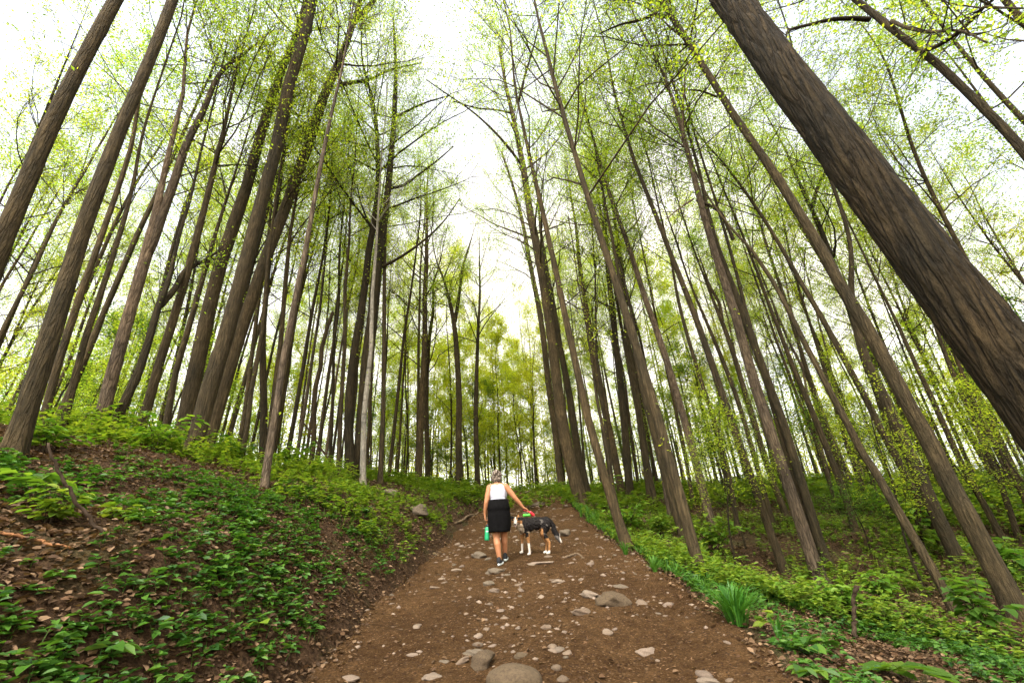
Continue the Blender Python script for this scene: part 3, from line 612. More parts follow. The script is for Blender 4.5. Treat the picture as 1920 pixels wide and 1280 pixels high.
for k_, o_ in enumerate(gold): DESC[o_.name] = ('dark', 'brown')[k_ % 2]+' bushy yellow-leaved tree'
for k_, o_ in enumerate(under): DESC[o_.name] = ('low green sapling', 'spindly yellow-green sapling', 'mid-height green sapling', 'taller yellow-green sapling')[k_]
FILL = []
used = set(); placed = list(Rs)
def place(protos, x, y, s, label, cat, group, rg):
    p = protos[int(rg.integers(len(protos)))]
    o = p if p.name not in used else copy_tree(p)
    used.add(p.name)
    if o is p: used.add(o.name)
    o.location = (x, y, float(H(x, y))-.05); o.rotation_euler = (rg.normal(0, .025), rg.normal(0, .025), rg.uniform(0, 6.28))
    o.scale = (s, s, s*rg.uniform(.92, 1.1)); tag(o, label, cat, group); FILL.append((o, DESC[p.name]))
    return o
def far_enough(x, y, d):
    return all((x-a)**2+(y-b)**2 > d*d for a, b in placed)
def scatter(n, x0, x1, y0, y1, dmin, fn, protos, srange, label, cat, group, seed):
    rg = np.random.default_rng(seed); c = 0; t = 0
    while c < n and t < n*60:
        t += 1; x = rg.uniform(x0, x1); y = rg.uniform(y0, y1)
        if not fn(x, y) or not far_enough(x, y, dmin): continue
        placed.append((x, y)); place(protos, x, y, rg.uniform(*srange), label, cat, group, rg); c += 1
def infr(x, y, m=1.25):
    return abs(x) < (y*math.cos(PITCH)+2)*1.2*m
scatter(34, -34, -9.5, 9, 26, 1.4, lambda x, y: infr(x, y) and x < -9.2+.0*y, tall, (.75, 1.05), 'slim trunk in the ranks behind the left bank trees', 'tree', 'trees standing behind the left bank', 1)
scatter(16, -12, -4.5, 15, 27, 1.5, lambda x, y: True, tall, (.7, .95), 'slim trunk on the bank beyond the twin-stemmed dark tree', 'tree', 'trees on the bank beyond the twin-stemmed tree', 2)
scatter(66, -20, 12, 29, 52, 1.15, lambda x, y: not (abs(x) < 2.0 and y < 31), gold+gold+tall, (.72, 1.1), 'straight trunk in the far woods beyond the top of the trail', 'tree', 'trees beyond the top of the trail', 3)
scatter(62, 3.4, 26, 15.5, 34, 1.25, lambda x, y: infr(x, y) and x > 3.2, tall, (.68, .95), 'slim trunk in the ranks behind the right bank row', 'tree', 'trees standing behind the right bank row', 4)
scatter(26, 12, 44, 12, 40, 1.8, lambda x, y: infr(x, y), tall+gold, (.6, .9), 'trunk low on the far right slope against the sky', 'tree', 'trees on the far right slope', 5)
scatter(30, -50, -14, 22, 48, 2.0, lambda x, y: infr(x, y), gold+tall, (.75, 1.1), 'yellow-green tree far back on the left', 'tree', 'yellow-green trees far back on the left', 6)
rg = np.random.default_rng(31)
for (x_, y_, s_) in ((12.8, 6.6, .95), (15.5, 9.0, 1.05), (10.8, 4.2, .9), (18.5, 12.2, 1.0), (13.5, 11.2, .8)):
    place(tall[0:5:2], x_, y_, s_, 'leafy tree reaching in from beyond the right edge behind the giant trunk', 'tree', 'leafy trees beyond the right edge', rg)
scatter(34, 4.5, 24, 12.5, 30, 1.3, lambda x, y: infr(x, y), under, (.7, 1.05), 'leafy sapling in the understory behind the right bank row', 'sapling', 'understory saplings of the right bank', 7)
scatter(16, 4.2, 15, 9.0, 13.5, 1.3, lambda x, y: infr(x, y), under, (.35, .6), 'low leafy sapling among the near trunks of the right bank', 'sapling', 'low saplings among the near right trunks', 17)
scatter(22, -24, -7, 11, 26, 1.5, lambda x, y: infr(x, y), under, (.6, 1.), 'leafy sapling among the trunks of the left bank', 'sapling', 'understory saplings of the left bank', 8)
scatter(26, -18, 12, 28.5, 42, 1.3, lambda x, y: abs(x) > 1.2, under, (.6, 1.1), 'leafy sapling at the brow above the trail', 'sapling', 'understory saplings above the trail', 9)
# name each filler by its look and by the measured tree it stands behind
book = {}
for o, ds in FILL:
    x_, y_, z_ = o.location; dist = math.hypot(x_, y_); px_ = project((x_, y_, z_))[0]
    cand = [(abs(px_-m_[0]), i_) for i_, m_ in enumerate(MEAS) if m_[1] < dist] or [(abs(px_-m_[0]), i_) for i_, m_ in enumerate(MEAS)]
    i_ = min(cand)[1]; book.setdefault((ds, 'left' if px_ < MEAS[i_][0] else 'right', i_), []).append((dist, o))
ORD = ['nearest', 'second', 'third', 'fourth', 'fifth', 'sixth', 'seventh', 'eighth', 'ninth', 'tenth', 'eleventh', 'twelfth', 'thirteenth', 'fourteenth', 'fifteenth', 'sixteenth']
for (ds, sd_, i_), lst in book.items():
    for r_, (dd_, o) in enumerate(sorted(lst, key=lambda q: q[0])):
        o['label'] = (ORD[min(r_, 15)]+' ' if len(lst) > 1 else '')+ds+' behind and '+sd_+' of the '+HND[i_]
# the far wood that reads as one mass
rg = np.random.default_rng(77); mbw = MB(); mbl = MB()
for i in range(230):
    a = rg.uniform(-1.05, 1.05); d = rg.uniform(52, 95); x = math.sin(a)*d; y = math.cos(a)*d; z = float(H(x, y)); h = rg.uniform(13, 19)
    k = np.array([[x, y, z-.5], [x+rg.normal(0, .3), y, z+h*.5], [x+rg.normal(0, .7), y, z+h]]); mbw.add(*tube(k, [.13, .09, .02], 5, cap=False))
    n = 520; th = rg.uniform(0, 6.28, n); rr = 3.2*np.sqrt(rg.uniform(0, 1, n)); zz = z+h*(.08+.95*rg.beta(1.4, 1.4, n))
    cl = np.stack([x+rr*np.cos(th), y+rr*np.sin(th), zz], 1); cl += rg.normal(0, .5, cl.shape)
    mbl.add(*leaf_quads(cl, rg.uniform(.2, .36, n), rg, .4))
dw = link('distant_wood', mbl.mesh('distant_wood', False), M_LEAFY); tag(dw, kind='stuff')
dt_ = link('distant_trunks', mbw.mesh('distant_trunks'), M_BARKD); tag(dt_, kind='stuff')

# ---------------------------------------------------------------- herbs, litter, grass, gravel (uncountable)
rg = np.random.default_rng(5)
def scatter_pts(n, dens, R0, R1, power=1.6):
    """points in polar wedge, denser near the viewer"""
    a = rg.uniform(-1.12, 1.12, n); d = R0+(R1-R0)*rg.uniform(0, 1, n)**power
    x = np.sin(a)*d; y = np.cos(a)*d; k = rg.uniform(0, 1, n) < dens(x, y, d); return x[k], y[k], d[k]
def off_path(x, y):
    l, r = edges(y); return np.maximum(l-x, x-r)
def herb_mesh(n, R0, R1, hgt, nl, Ls, power, mname, m, th=.0, faces='shaped', extra=None):
    def dens(x, y, d):
        o = off_path(x, y); p = fbm(x*.55, y*.55, 3, 71)*1.7+.42+fbm(x*2.1, y*2.1, 2, 72)*1.1
        p = np.where(o < .12, 0, p)*np.clip(.25+o*1.1, 0, 1)
        p = np.where((x > 0) & (o > .0) & (o < .35) & (y > 5.5), .7, p)       # strip along the right edge
        if extra is not None: p = extra(x, y, d, p)
        return np.where(y > 29.5, np.where(np.abs(x) < 2, .9, p), p)
    x, y, d = scatter_pts(n, dens, R0, R1, power); k = len(x)
    z = H(x, y); h = hgt*rg.uniform(.3, 1.3, k)*(1+.3*(d > 18)); mbb = MB()
    # stems
    lean = rg.normal(0, .25, (k, 2))*h[:, None]; base = np.stack([x, y, z-.01], 1); tip = base+np.c_[lean, h]
    s = np.c_[rg.normal(0, 1, (k, 2)), np.zeros(k)]; s /= np.linalg.norm(s, axis=1)[:, None]; s *= .0025+.0004*d[:, None]*.3
    V = np.stack([base-s, base+s, tip], 1).reshape(-1, 3); mbb.add(V, [np.arange(len(V)).reshape(-1, 3)])
    rep = np.repeat(np.arange(k), nl); m_ = len(rep); u = rg.uniform(.45, 1.0, m_)
    az = rg.uniform(0, 6.28, m_); D = np.stack([np.cos(az), np.sin(az), rg.uniform(-.25, .35, m_)], 1)
    c0 = base[rep]+(tip-base)[rep]*u[:, None]; c0 = c0+D*h[rep][:, None]*.12*rg.uniform(0, 2, m_)[:, None]
    up = np.stack([rg.normal(0, .25, m_), rg.normal(0, .25, m_), np.ones(m_)], 1)
    L = Ls*rg.uniform(.55, 1.35, m_)*(1+.012*d[rep])*(.75+.5*rg.uniform(0, 1, k)[rep])
    if faces == 'shaped': mbb.add(*leaf_shaped(c0, L, rg, D, up))
    else:
        Dn = D/np.linalg.norm(D, axis=1)[:, None]; mbb.add(*leaf_quads(c0, L, rg, .8, .7, Dn))
    o = link(mname, mbb.mesh(mname, False), m); tag(o, kind='stuff'); return o
herb_mesh(18000, 1.8, 9, .13, 7, .062, 1.15, 'herb_cover', M_GC)
herb_mesh(20000, 8, 20, .24, 9, .075, 1.1, 'herb_cover', M_GCF, faces='quad')
herb_mesh(26000, 18, 42, .40, 12, .13, 1.0, 'herb_cover', M_GCF, faces='quad', extra=lambda x, y, d, p: p+.25)
# brushy growth at the foot of the left bank trees
def brush(x, y, d, p): return np.where((x < -4.6) & (x > -15) & (y > 5.2) & (y+x*.3 > 4.4), fbm(x*.7, y*.7, 3, 44)*2+.7, 0)
herb_mesh(13000, 6, 18, .5, 12, .085, 1., 'bank_brush', M_GCF, faces='quad', extra=brush)
def rbank(x, y, d, p): return np.where((x > 2.3) & (x < 11) & (y > 6.5), fbm(x*.7, y*.7, 3, 45)*3.0-.05, 0)
herb_mesh(15000, 7, 17, .34, 10, .075, 1., 'bank_brush', M_GCF, faces='quad', extra=rbank)
# dead leaves
def litter(n, R0, R1, Ls, power, f):
    x, y, d = scatter_pts(n, f, R0, R1, power); k = len(x); az = rg.uniform(0, 6.28, k)
    D = np.stack([np.cos(az), np.sin(az), rg.normal(0, .3, k)], 1); up = np.stack([rg.normal(0, .45, k), rg.normal(0, .45, k), np.ones(k)], 1)
    c = np.stack([x, y, H(x, y)+.008+rg.uniform(0, .02, k)], 1); mbb = MB(); mbb.add(*leaf_shaped(c, Ls*rg.uniform(.5, 1.3, k), rg, D, up, .75))
    tag(link('leaf_litter', mbb.mesh('leaf_litter', False), M_LITTER), kind='stuff')
litter(120000, 1.8, 12, .052, 1.2, lambda x, y, d: np.clip(.42+off_path(x, y)*1.5, .02, 1)*np.clip(fbm(x, y, 3, 91)*1.2+.8, .1, 1))
litter(90000, 10, 30, .08, 1.1, lambda x, y, d: np.clip(.3+off_path(x, y), .0, 1)*np.clip(fbm(x*.6, y*.6, 3, 92)+.75, .1, 1))
# crumbs of bark and leaf on the trail
x, y, d = scatter_pts(30000, lambda x, y, d: np.where(off_path(x, y) < 0, .9, 0)*np.clip(fbm(x*.9, y*.6, 3, 93)+.6, .05, 1), 1.8, 16, 1.3); k = len(x)
az = rg.uniform(0, 6.28, k); D = np.stack([np.cos(az), np.sin(az), rg.normal(0, .15, k)], 1); mbb = MB()
mbb.add(*leaf_quads(np.stack([x, y, H(x, y)+.012], 1), rg.uniform(.012, .045, k), rg, .9, .35, D/np.linalg.norm(D, axis=1)[:, None]))
tag(link('trail_debris', mbb.mesh('trail_debris', False), M_LITTER), kind='stuff')
# grass blades along the right edge
def blades(cx, cy, n, h, spread, w0=.006):
    k = n; a = rg.uniform(0, 6.28, k); r0 = spread*.25*rg.uniform(0, 1, k); out = np.stack([np.cos(a), np.sin(a)], 1)
    bx = cx+out[:, 0]*r0; by = cy+out[:, 1]*r0; bz = H(bx, by)-.01; hh = h*rg.uniform(.45, 1.1, k); reach = spread*rg.uniform(.15, 1.25, k)
    V = []; side = np.stack([-out[:, 1], out[:, 0], np.zeros(k)], 1)
    for i, (u, ww) in enumerate([(0, .8), (.35, 1), (.7, .75), (1, .05)]):
        c = np.stack([bx+out[:, 0]*reach*u**1.6, by+out[:, 1]*reach*u**1.6, bz+hh*(u*1.35-.42*u**3)], 1)
        V += [c-side*w0*ww, c+side*w0*ww]
    V = np.stack(V, 1).reshape(-1, 3); b = np.arange(k)[:, None]*8
    return V, [np.concatenate([b+np.array([[0, 1, 3, 2]]), b+np.array([[2, 3, 5, 4]]), b+np.array([[4, 5, 7, 6]])])]
mbb = MB()
for yy in np.arange(6.3, 28, .13):
    r_ = float(edges(yy)[1])
    mbb.add(*blades(r_+rg.uniform(.02, .45), yy, 16, .20 if yy < 14 else .3, .16, .004+.0004*yy))
tag(link('edge_grass', mbb.mesh('edge_grass', False), M_GRASS), kind='stuff')

# ---------------------------------------------------------------- stones
def rock_mesh(seed, sub=3, amp=.22, flat=.55, cut=.88):
    bm = bmesh.new(); bmesh.ops.create_icosphere(bm, subdivisions=sub, radius=1); r_ = np.random.default_rng(seed)
    pl = rand_unit(r_, 9); dd = r_.uniform(.55, .9, 9)
    for v_ in bm.verts:
        c = np.array(v_.co)
        for q in range(9):
            e = c@pl[q]-dd[q]
            if e > 0: c = c-pl[q]*e*cut
        n_ = 1+amp*(math.sin(c[0]*3.1+seed)*math.cos(c[1]*2.7+seed*2)+.4*math.sin(c[2]*6+c[0]*5+seed)+.12*math.sin(c[0]*17+c[1]*13))
        v_.co = Vector(c*n_)
    me = bpy.data.meshes.new('rock'); bm.to_mesh(me); bm.free(); me.polygons.foreach_set('use_smooth', np.ones(len(me.polygons), bool)); return me
def rock(px, py, wpx, asp, hasp, m, label, rz=0, seed=1, tilt=0, sub=4, sink=.3, amp=.16, cut=.88):
    h_ = hit(px, py+wpx*.12); p, s_ = h_; wd = wpx*s_/FPX
    me = rock_mesh(seed, sub, amp, cut=cut); o = link('rock', me, m); o.location = (p[0], p[1]+wd*asp*.25, p[2]+wd*hasp*(.5-sink))
    o.scale = (wd*.56, wd*.56*asp, wd*.5*hasp); o.rotation_euler = (rg.normal(0, .05), tilt, rz); tag(o, label, 'rock'); return o
rock(967, 1308, 106, .8, .62, M_ROCKB, 'large smooth rounded boulder at the bottom of the trail, biggest of all', seed=3, sub=5, sink=.12, amp=.05, cut=.2)
rock(903, 1248, 52, .8, .7, M_ROCKB, 'tilted brown rock leaning toward the left of the big boulder', seed=5, tilt=-.5, sub=4)
rock(888, 1224, 40, .7, .35, M_ROCKD, 'flat dark rock half buried above the tilted rock', seed=6)
rock(864, 1243, 30, .5, .4, M_ROCK, 'thin tan slab stone tipped on edge left of the tilted rock', seed=7, tilt=-.5)
rock(806, 1272, 34, .8, .5, M_ROCK, 'rounded tan stone at the bottom edge, left of the boulder', seed=8)
rock(654, 1272, 34, .6, .3, M_ROCKP, 'flat pale stone at the lower left corner of the trail', seed=9)
rock(1151, 1130, 62, .7, .55, M_ROCKB, 'mossy rounded rock at mid trail, right of centre', seed=10, sub=5)
rock(1107, 1116, 38, .7, .45, M_ROCK, 'flat-topped tan rock touching the left of the mossy rock', seed=11)
rock(1092, 1149, 36, .7, .4, M_ROCK, 'long low tan stone below the flat-topped rock', seed=12)
rock(1165, 1099, 34, .7, .3, M_ROCKD, 'dull brown slab barely rising above the mossy rock', seed=13)
rock(926, 1071, 32, .8, .5, M_ROCKD, 'dark rounded stone just under the walker\'s shoes', seed=14)
rock(925, 1107, 28, .5, .4, M_ROCKP, 'pale stone below the walker, lower of a touching pair', seed=15)
rock(917, 1094, 20, .7, .5, M_ROCKD, 'small brown stone below the walker, upper of a touching pair', seed=16)
rock(898, 1043, 30, .8, .55, M_ROCKD, 'squarish rock on the trail left of the walker\'s shoes', seed=17)
rock(1215, 1224, 36, .6, .45, M_ROCKP, 'pale egg-shaped stone on the lower right of the trail', seed=18)
rock(1014, 1052, 46, .4, .16, M_ROCKP, 'flat pale slab lying below the dog', seed=19)
rock(1062, 1001, 24, .8, .7, M_ROCKD, 'dark mossy rock behind the dog\'s tail', seed=20)
rock(1010, 946, 24, .8, .5, M_ROCKD, 'dark rock in the upper trail between walker and big olive trunk', seed=21)
rock(989, 923, 16, .8, .5, M_ROCK, 'small rock at the very top of the trail', seed=22)
rock(1045, 1090, 22, .7, .4, M_ROCK, 'tan stone alone on the trail under the dog\'s hind legs', seed=23)
rock(1025, 1178, 20, .8, .6, M_ROCK, 'pointed tan stone on the trail midway between mossy rock and boulder', seed=24)
rock(977, 1230, 30, .7, .4, M_ROCKB, 'brown slab just above the right shoulder of the boulder', seed=25)
rock(833, 1240, 20, .7, .3, M_ROCKD, 'grey disc-like stone left of the thin tipped slab', seed=26)
rock(853, 1069, 20, .6, .35, M_ROCK, 'flat tan stone by the left edge of the trail, left of the walker\'s shoes', seed=27)
rock(780, 1177, 16, .8, .6, M_ROCK, 'knobby small stone left of centre in the lower trail', seed=28)
rock(775, 1228, 24, .6, .3, M_ROCKP, 'pale flaked stone in the lower left of the trail', seed=29)
rock(1330, 1277, 48, .5, .3, M_ROCK, 'broad flat stone cut by the bottom edge, right of the trail\'s middle', seed=30)
rock(729, 925, 28, .8, .8, M_ROCKD, 'weathered block of stone jutting from the left bank near the whitish stem', seed=31, sink=.4)
rock(782, 958, 46, .8, .6, M_ROCKD, 'dark overhanging rock in the left bank nearest the trail', seed=32, sink=.4)
small = [rock_mesh(60+i, 2, .14) for i in range(8)]
for me, m in zip(small, [M_ROCK, M_ROCKP, M_ROCK, M_ROCKD, M_ROCKP, M_ROCK, M_ROCKP, M_ROCK]): me.materials.append(m)
for i in range(300):
    yy = 3.4+16*rg.uniform(0, 1)**1.4; l_, r_ = edges(yy); xx = rg.uniform(l_+.1, r_-.1); s = rg.uniform(.018, .06)*(1+.04*yy)
    if rg.uniform() > .4+1.2*(float(fbm(xx*1.1, yy*.8, 2, 55))+.3): continue
    o = link('stone', small[int(rg.integers(8))]); o.scale = (s*rg.uniform(.8, 1.3), s*rg.uniform(.6, 1.1), s*rg.uniform(.3, .6)); o.rotation_euler = (0, rg.normal(0, .2), rg.uniform(0, 6.28))
    o.location = (xx, yy, float(H(xx, yy))+s*.04); tag(o, 'small stone lying loose on the dirt trail', 'stone', 'small stones strewn on the trail')
# gravel
bm = bmesh.new(); bmesh.ops.create_icosphere(bm, subdivisions=1, radius=1); iv = np.array([v_.co[:] for v_ in bm.verts]); jf = np.array([[v_.index for v_ in f_.verts] for f_ in bm.faces]); bm.free()
x, y, d = scatter_pts(19000, lambda x, y, d: np.where(off_path(x, y) < -.02, 1, .0)*np.clip(fbm(x*.8, y*.6, 3, 94)*1.5+.5, .03, 1), 2.2, 20, 1.35); k = len(x)
s = np.clip(rg.gamma(2.2, .0052, k), .004, .035)*(1+.03*d); a = rg.uniform(0, 6.28, k); sx = s*rg.uniform(.8, 1.5, k); sy = s*rg.uniform(.7, 1.1, k); sz = s*rg.uniform(.35, .8, k)
jit = iv[None]*(1+rg.normal(0, .14, (k, len(iv), 1))); lx = jit[..., 0]*sx[:, None]; ly = jit[..., 1]*sy[:, None]
V = np.stack([x[:, None]+lx*np.cos(a)[:, None]-ly*np.sin(a)[:, None], y[:, None]+lx*np.sin(a)[:, None]+ly*np.cos(a)[:, None], (H(x, y)+.003)[:, None]+jit[..., 2]*sz[:, None]], -1).reshape(-1, 3)
mbb = MB(); mbb.add(V, [(np.arange(k)[:, None, None]*len(iv)+jf[None]).reshape(-1, 3)])
tag(link('gravel', mbb.mesh('gravel'), M_ROCKP), kind='stuff')

# ---------------------------------------------------------------- sticks and roots
M_STICK = simple('stick_dark', (.05, .034, .022), .9, .1, .35, 20, .6); M_STICKO = simple('stick_orange', (.17, .075, .028), .8, .2, .3, 20, .5); M_STICKG = simple('stick_grey', (.14, .098, .062), .9, .1, .35, 20, .6)
def stick(pts, m, label, cat='stick', name='stick', R=None, side=None):
    """pts (px,py,w px,height above ground m or None)"""
    W = []; rr = []
    for q in pts:
        if R: p = at_R(q[0], q[1], R); s_ = R/math.hypot(*ray(q[0], q[1])[:2])
        else: p, s_ = hit(q[0], q[1]); p = p+np.array([0, 0, .02])
        W.append(p); rr.append(.5*q[2]*s_/FPX)
    sp = spline(np.c_[np.array(W), rr], 24); mbb = MB(); n_ = rg.normal(0, .006, (24, 3)); mbb.add(*tube(sp[:, :3]+n_, np.abs(sp[:, 3])*(1+rg.normal(0, .06, 24)), 8))
    o = link(name, mbb.mesh(name), m); return tag(o, label, cat)
def Rat(px, py): q = hit(px, py)[0]; return math.hypot(q[0], q[1])
stick([(205,1012,6),(170,975,6),(135,925,6),(108,880,5),(90,830,4)], M_STICK, 'dark bare stem arching up out of the left bank in the foreground', 'stem', 'dead_stem', R=Rat(205,1012))
stick([(-20,1000,6),(60,1018,6),(128,1032,4)], M_STICKO, 'orange-brown stick lying at the left edge')
stick([(627,875,4),(605,845,4),(585,815,3),(562,780,3)], M_STICK, 'thin dark branch leaning over the bank left of the twin tree', 'branch', 'fallen_branch', R=Rat(627,885))
stick([(838,915,3),(855,893,3),(872,868,2)], M_STICK, 'thin bare twig sticking up left of the walker', 'twig', 'dead_stem', R=Rat(838,917))
stick([(1604,1195,8),(1601,1150,7),(1602,1110,7),(1607,1098,8)], M_STICK, 'upright dead stick standing in the herbs at lower right', 'stick', 'dead_stem', R=Rat(1604,1200))
stick([(1650,1055,4),(1690,1048,4),(1725,1060,4)], M_STICKG, 'pale fallen stick lying in leaf litter before the split-footed tree')
stick([(853,982,3),(866,977,4),(880,967,4),(893,964,3),(905,956,2)], M_STICKG, 'gnarled root crossing the left edge of the trail by the walker', 'root', 'root')
stick([(1205,975,4),(1222,982,4),(1240,985,3)], M_STICKG, 'short pale log in the herbs beside the scarred grey trunk', 'log', 'log')
stick([(310,955,5),(340,985,6),(385,1020,4)], M_STICKG, 'pale brown broken stick lying midway up the left bank')
stick([(1060,1047,4),(1082,1040,4),(1094,1048,3)], M_STICKG, 'bent pale root surfacing on the trail below the dog\'s tail', 'root', 'root')
stick([(988,952,3),(1004,948,3),(1020,944,2)], M_STICK, 'dark twig lying on the upper trail by the leash hand')
stick([(1540,985,3),(1600,985,3),(1660,983,3)], M_STICKG, 'thin pale log far down the right slope', 'log', 'log')

# ---------------------------------------------------------------- individual plants
def leafy_plant(px, py, hpx, wpx, nst, nlf, Lpx, label, m=None, cat='plant', name='leafy_plant', layered=True, seed=0, wid=.62):
    p, s_ = hit(px, py); k = s_/FPX; h = hpx*k; w_ = wpx*k*.5; L = Lpx*k; r_ = np.random.default_rng(seed+int(px)); st = MB(); lf = MB()
    for i in range(nst):
        a = r_.uniform(0, 6.28); e = np.array([math.cos(a)*w_*r_.uniform(.2, .9), math.sin(a)*w_*r_.uniform(.2, .9), h*r_.uniform(.55, 1)])
        b0 = np.array([r_.normal(0, .02), r_.normal(0, .02), -.03]); mid = b0*.4+e*.6+np.array([0, 0, h*.12]); pts = spline(np.array([b0, (b0+mid)/2+[0, 0, h*.1], mid, e]), 8)
        st.add(*tube(pts, np.linspace(.010, .003, 8)*max(h, .25), 5))
        u = r_.uniform(.35 if layered else .8, 1, nlf); q = (u*7).astype(int).clip(0, 6); c = pts[q]+(pts[q+1]-pts[q])*(u*7-q)[:, None]
        az = r_.uniform(0, 6.28, nlf); D = np.stack([np.cos(az), np.sin(az), r_.uniform(-.35, .15, nlf)], 1)
        c2 = c+D*w_*.28*r_.uniform(0, 1, nlf)[:, None]; up = np.stack([r_.normal(0, .2, nlf), r_.normal(0, .2, nlf), np.ones(nlf)], 1)
        lf.add(*leaf_shaped(c2, L*r_.uniform(.6, 1.2, nlf), r_, D, up, wid))
        for j in range(nlf): st.add(*tube(np.array([c[j], c2[j]]), [.0018, .0012], 3, cap=False))
    root = empty(name, tuple(p)); tag(root, label, cat); link('stem', st.mesh('stem'), M_STICK, root); link('foliage', lf.mesh('foliage', False), m or M_GC, root); return root
LP = leafy_plant
LP(1180, 1000, 62, 110, 9, 26, 13, 'pale-leaved low bush spreading right of the grass-footed tree', M_GCF, 'bush', 'bush')
LP(1345, 1040, 75, 130, 9, 26, 15, 'bright maple sapling spreading in front of the scarred grey trunk', M_GCF, 'sapling', 'maple_sapling')
LP(1735, 1050, 150, 130, 9, 24, 19, 'bright leafy sapling glowing before the large leaning trunk', M_GCF, 'sapling', 'maple_sapling')
LP(1590, 1150, 60, 110, 9, 20, 18, 'bushy herb with pale leaves right of the pale flaky trunk\'s foot', M_GCF, 'bush', 'bush')
LP(1535, 1240, 48, 60, 3, 4, 36, 'plant with three very broad leaves at the trail\'s lower right edge', M_GC, layered=False, wid=.85)
LP(1450, 1195, 44, 44, 4, 3, 22, 'small round-leaved herb right of the grass tuft', M_GCF, layered=False, wid=.8)
LP(1492, 1222, 24, 34, 4, 3, 20, 'tiny round-leaved seedling on the dirt right of the grass tuft', M_GC, layered=False, wid=.9)
LP(1525, 1275, 30, 50, 3, 4, 34, 'broad pointed-leaf plant cut by the bottom edge at lower right', M_GC, layered=False, wid=.6)
LP(1712, 1290, 50, 70, 3, 3, 55, 'dark large-leaved plant at the bottom edge of the right bank', M_LEAFG, layered=False, wid=.7)
LP(1860, 1200, 110, 120, 8, 14, 28, 'dark shrub at the foot of the large leaning trunk', M_LEAFG, 'shrub', 'shrub')
LP(1905, 1090, 80, 70, 5, 9, 30, 'dark green spray of leaves at the right edge', M_LEAFG, 'shrub', 'shrub')
LP(55, 945, 70, 90, 5, 5, 42, 'dark big-leaved plant at the left edge of the bank', M_LEAFG, layered=False, wid=.55)
LP(85, 985, 80, 130, 8, 14, 24, 'feathery light green seedling cluster under the dark big-leaved plant', M_GCF)
LP(205, 1230, 26, 60, 2, 3, 52, 'single long pale leaf plant low in the left foreground', M_GC, layered=False, wid=.4)
LP(472, 1180, 16, 40, 2, 2, 38, 'round pale-leaved seedling beside the trail at lower left', M_GCF, layered=False, wid=.95)
LP(245, 975, 30, 120, 6, 8, 26, 'low spray of long light leaves in the middle of the left bank', M_GCF, wid=.45)
LP(290, 845, 70, 140, 9, 18, 17, 'bushy light green growth below the dark crooked trunk', M_GCF, 'bush', 'bush')
LP(80, 850, 70, 130, 8, 16, 20, 'bushy growth hugging the foot of the stout leftmost bank tree', M_GCF, 'bush', 'bush')
LP(200, 800, 60, 110, 9, 18, 15, 'pale green sapling thicket at the foot of the knuckled forking tree', M_GCF, 'bush', 'bush')
LP(540, 850, 55, 90, 8, 18, 12, 'light ferny bush behind the thin pale speckled tree', M_GCF, 'bush', 'bush')
LP(1240, 1010, 50, 80, 8, 20, 12, 'leafy bush between the grass-footed tree and the scarred grey trunk', M_GCF, 'bush', 'bush')
LP(1660, 1130, 60, 110, 8, 18, 18, 'spreading green herb in front of the split-footed tree', M_GCF, 'bush', 'bush')
LP(1450, 1130, 40, 80, 7, 16, 14, 'low pale herb clump on the litter right of the knotty tree', M_GCF, 'bush', 'bush')
LP(430, 860, 45, 90, 7, 18, 13, 'clump of seedlings at the right foot of the big three-trunk clump', M_GC, 'bush', 'bush')
LP(1150, 945, 60, 60, 7, 18, 10, 'light green bush between the big olive trunk and the next trunks', M_GCF, 'bush', 'bush')
def tuft(px, py, hpx, spx, n, label, w0=.007):
    p, s_ = hit(px, py); mbb = MB(); V, Fs = blades(p[0], p[1], n, hpx*s_/FPX, spx*.5*s_/FPX, w0); mbb.add(V-p, Fs)
    o = link('grass_tuft', mbb.mesh('grass_tuft', False), M_GRASS); o.location = p; tag(o, label, 'grass tuft')
tuft(1383, 1168, 70, 130, 190, 'large dark green grass tuft arching at the right edge of the trail', .008)
tuft(1228, 1072, 30, 34, 60, 'smaller grass tuft higher up the right edge of the trail')
tuft(1464, 1208, 62, 30, 14, 'few upright broad blades right of the large grass tuft', .010)
tuft(1174, 1040, 26, 30, 50, 'grass tuft at the foot of the grass-footed tree')

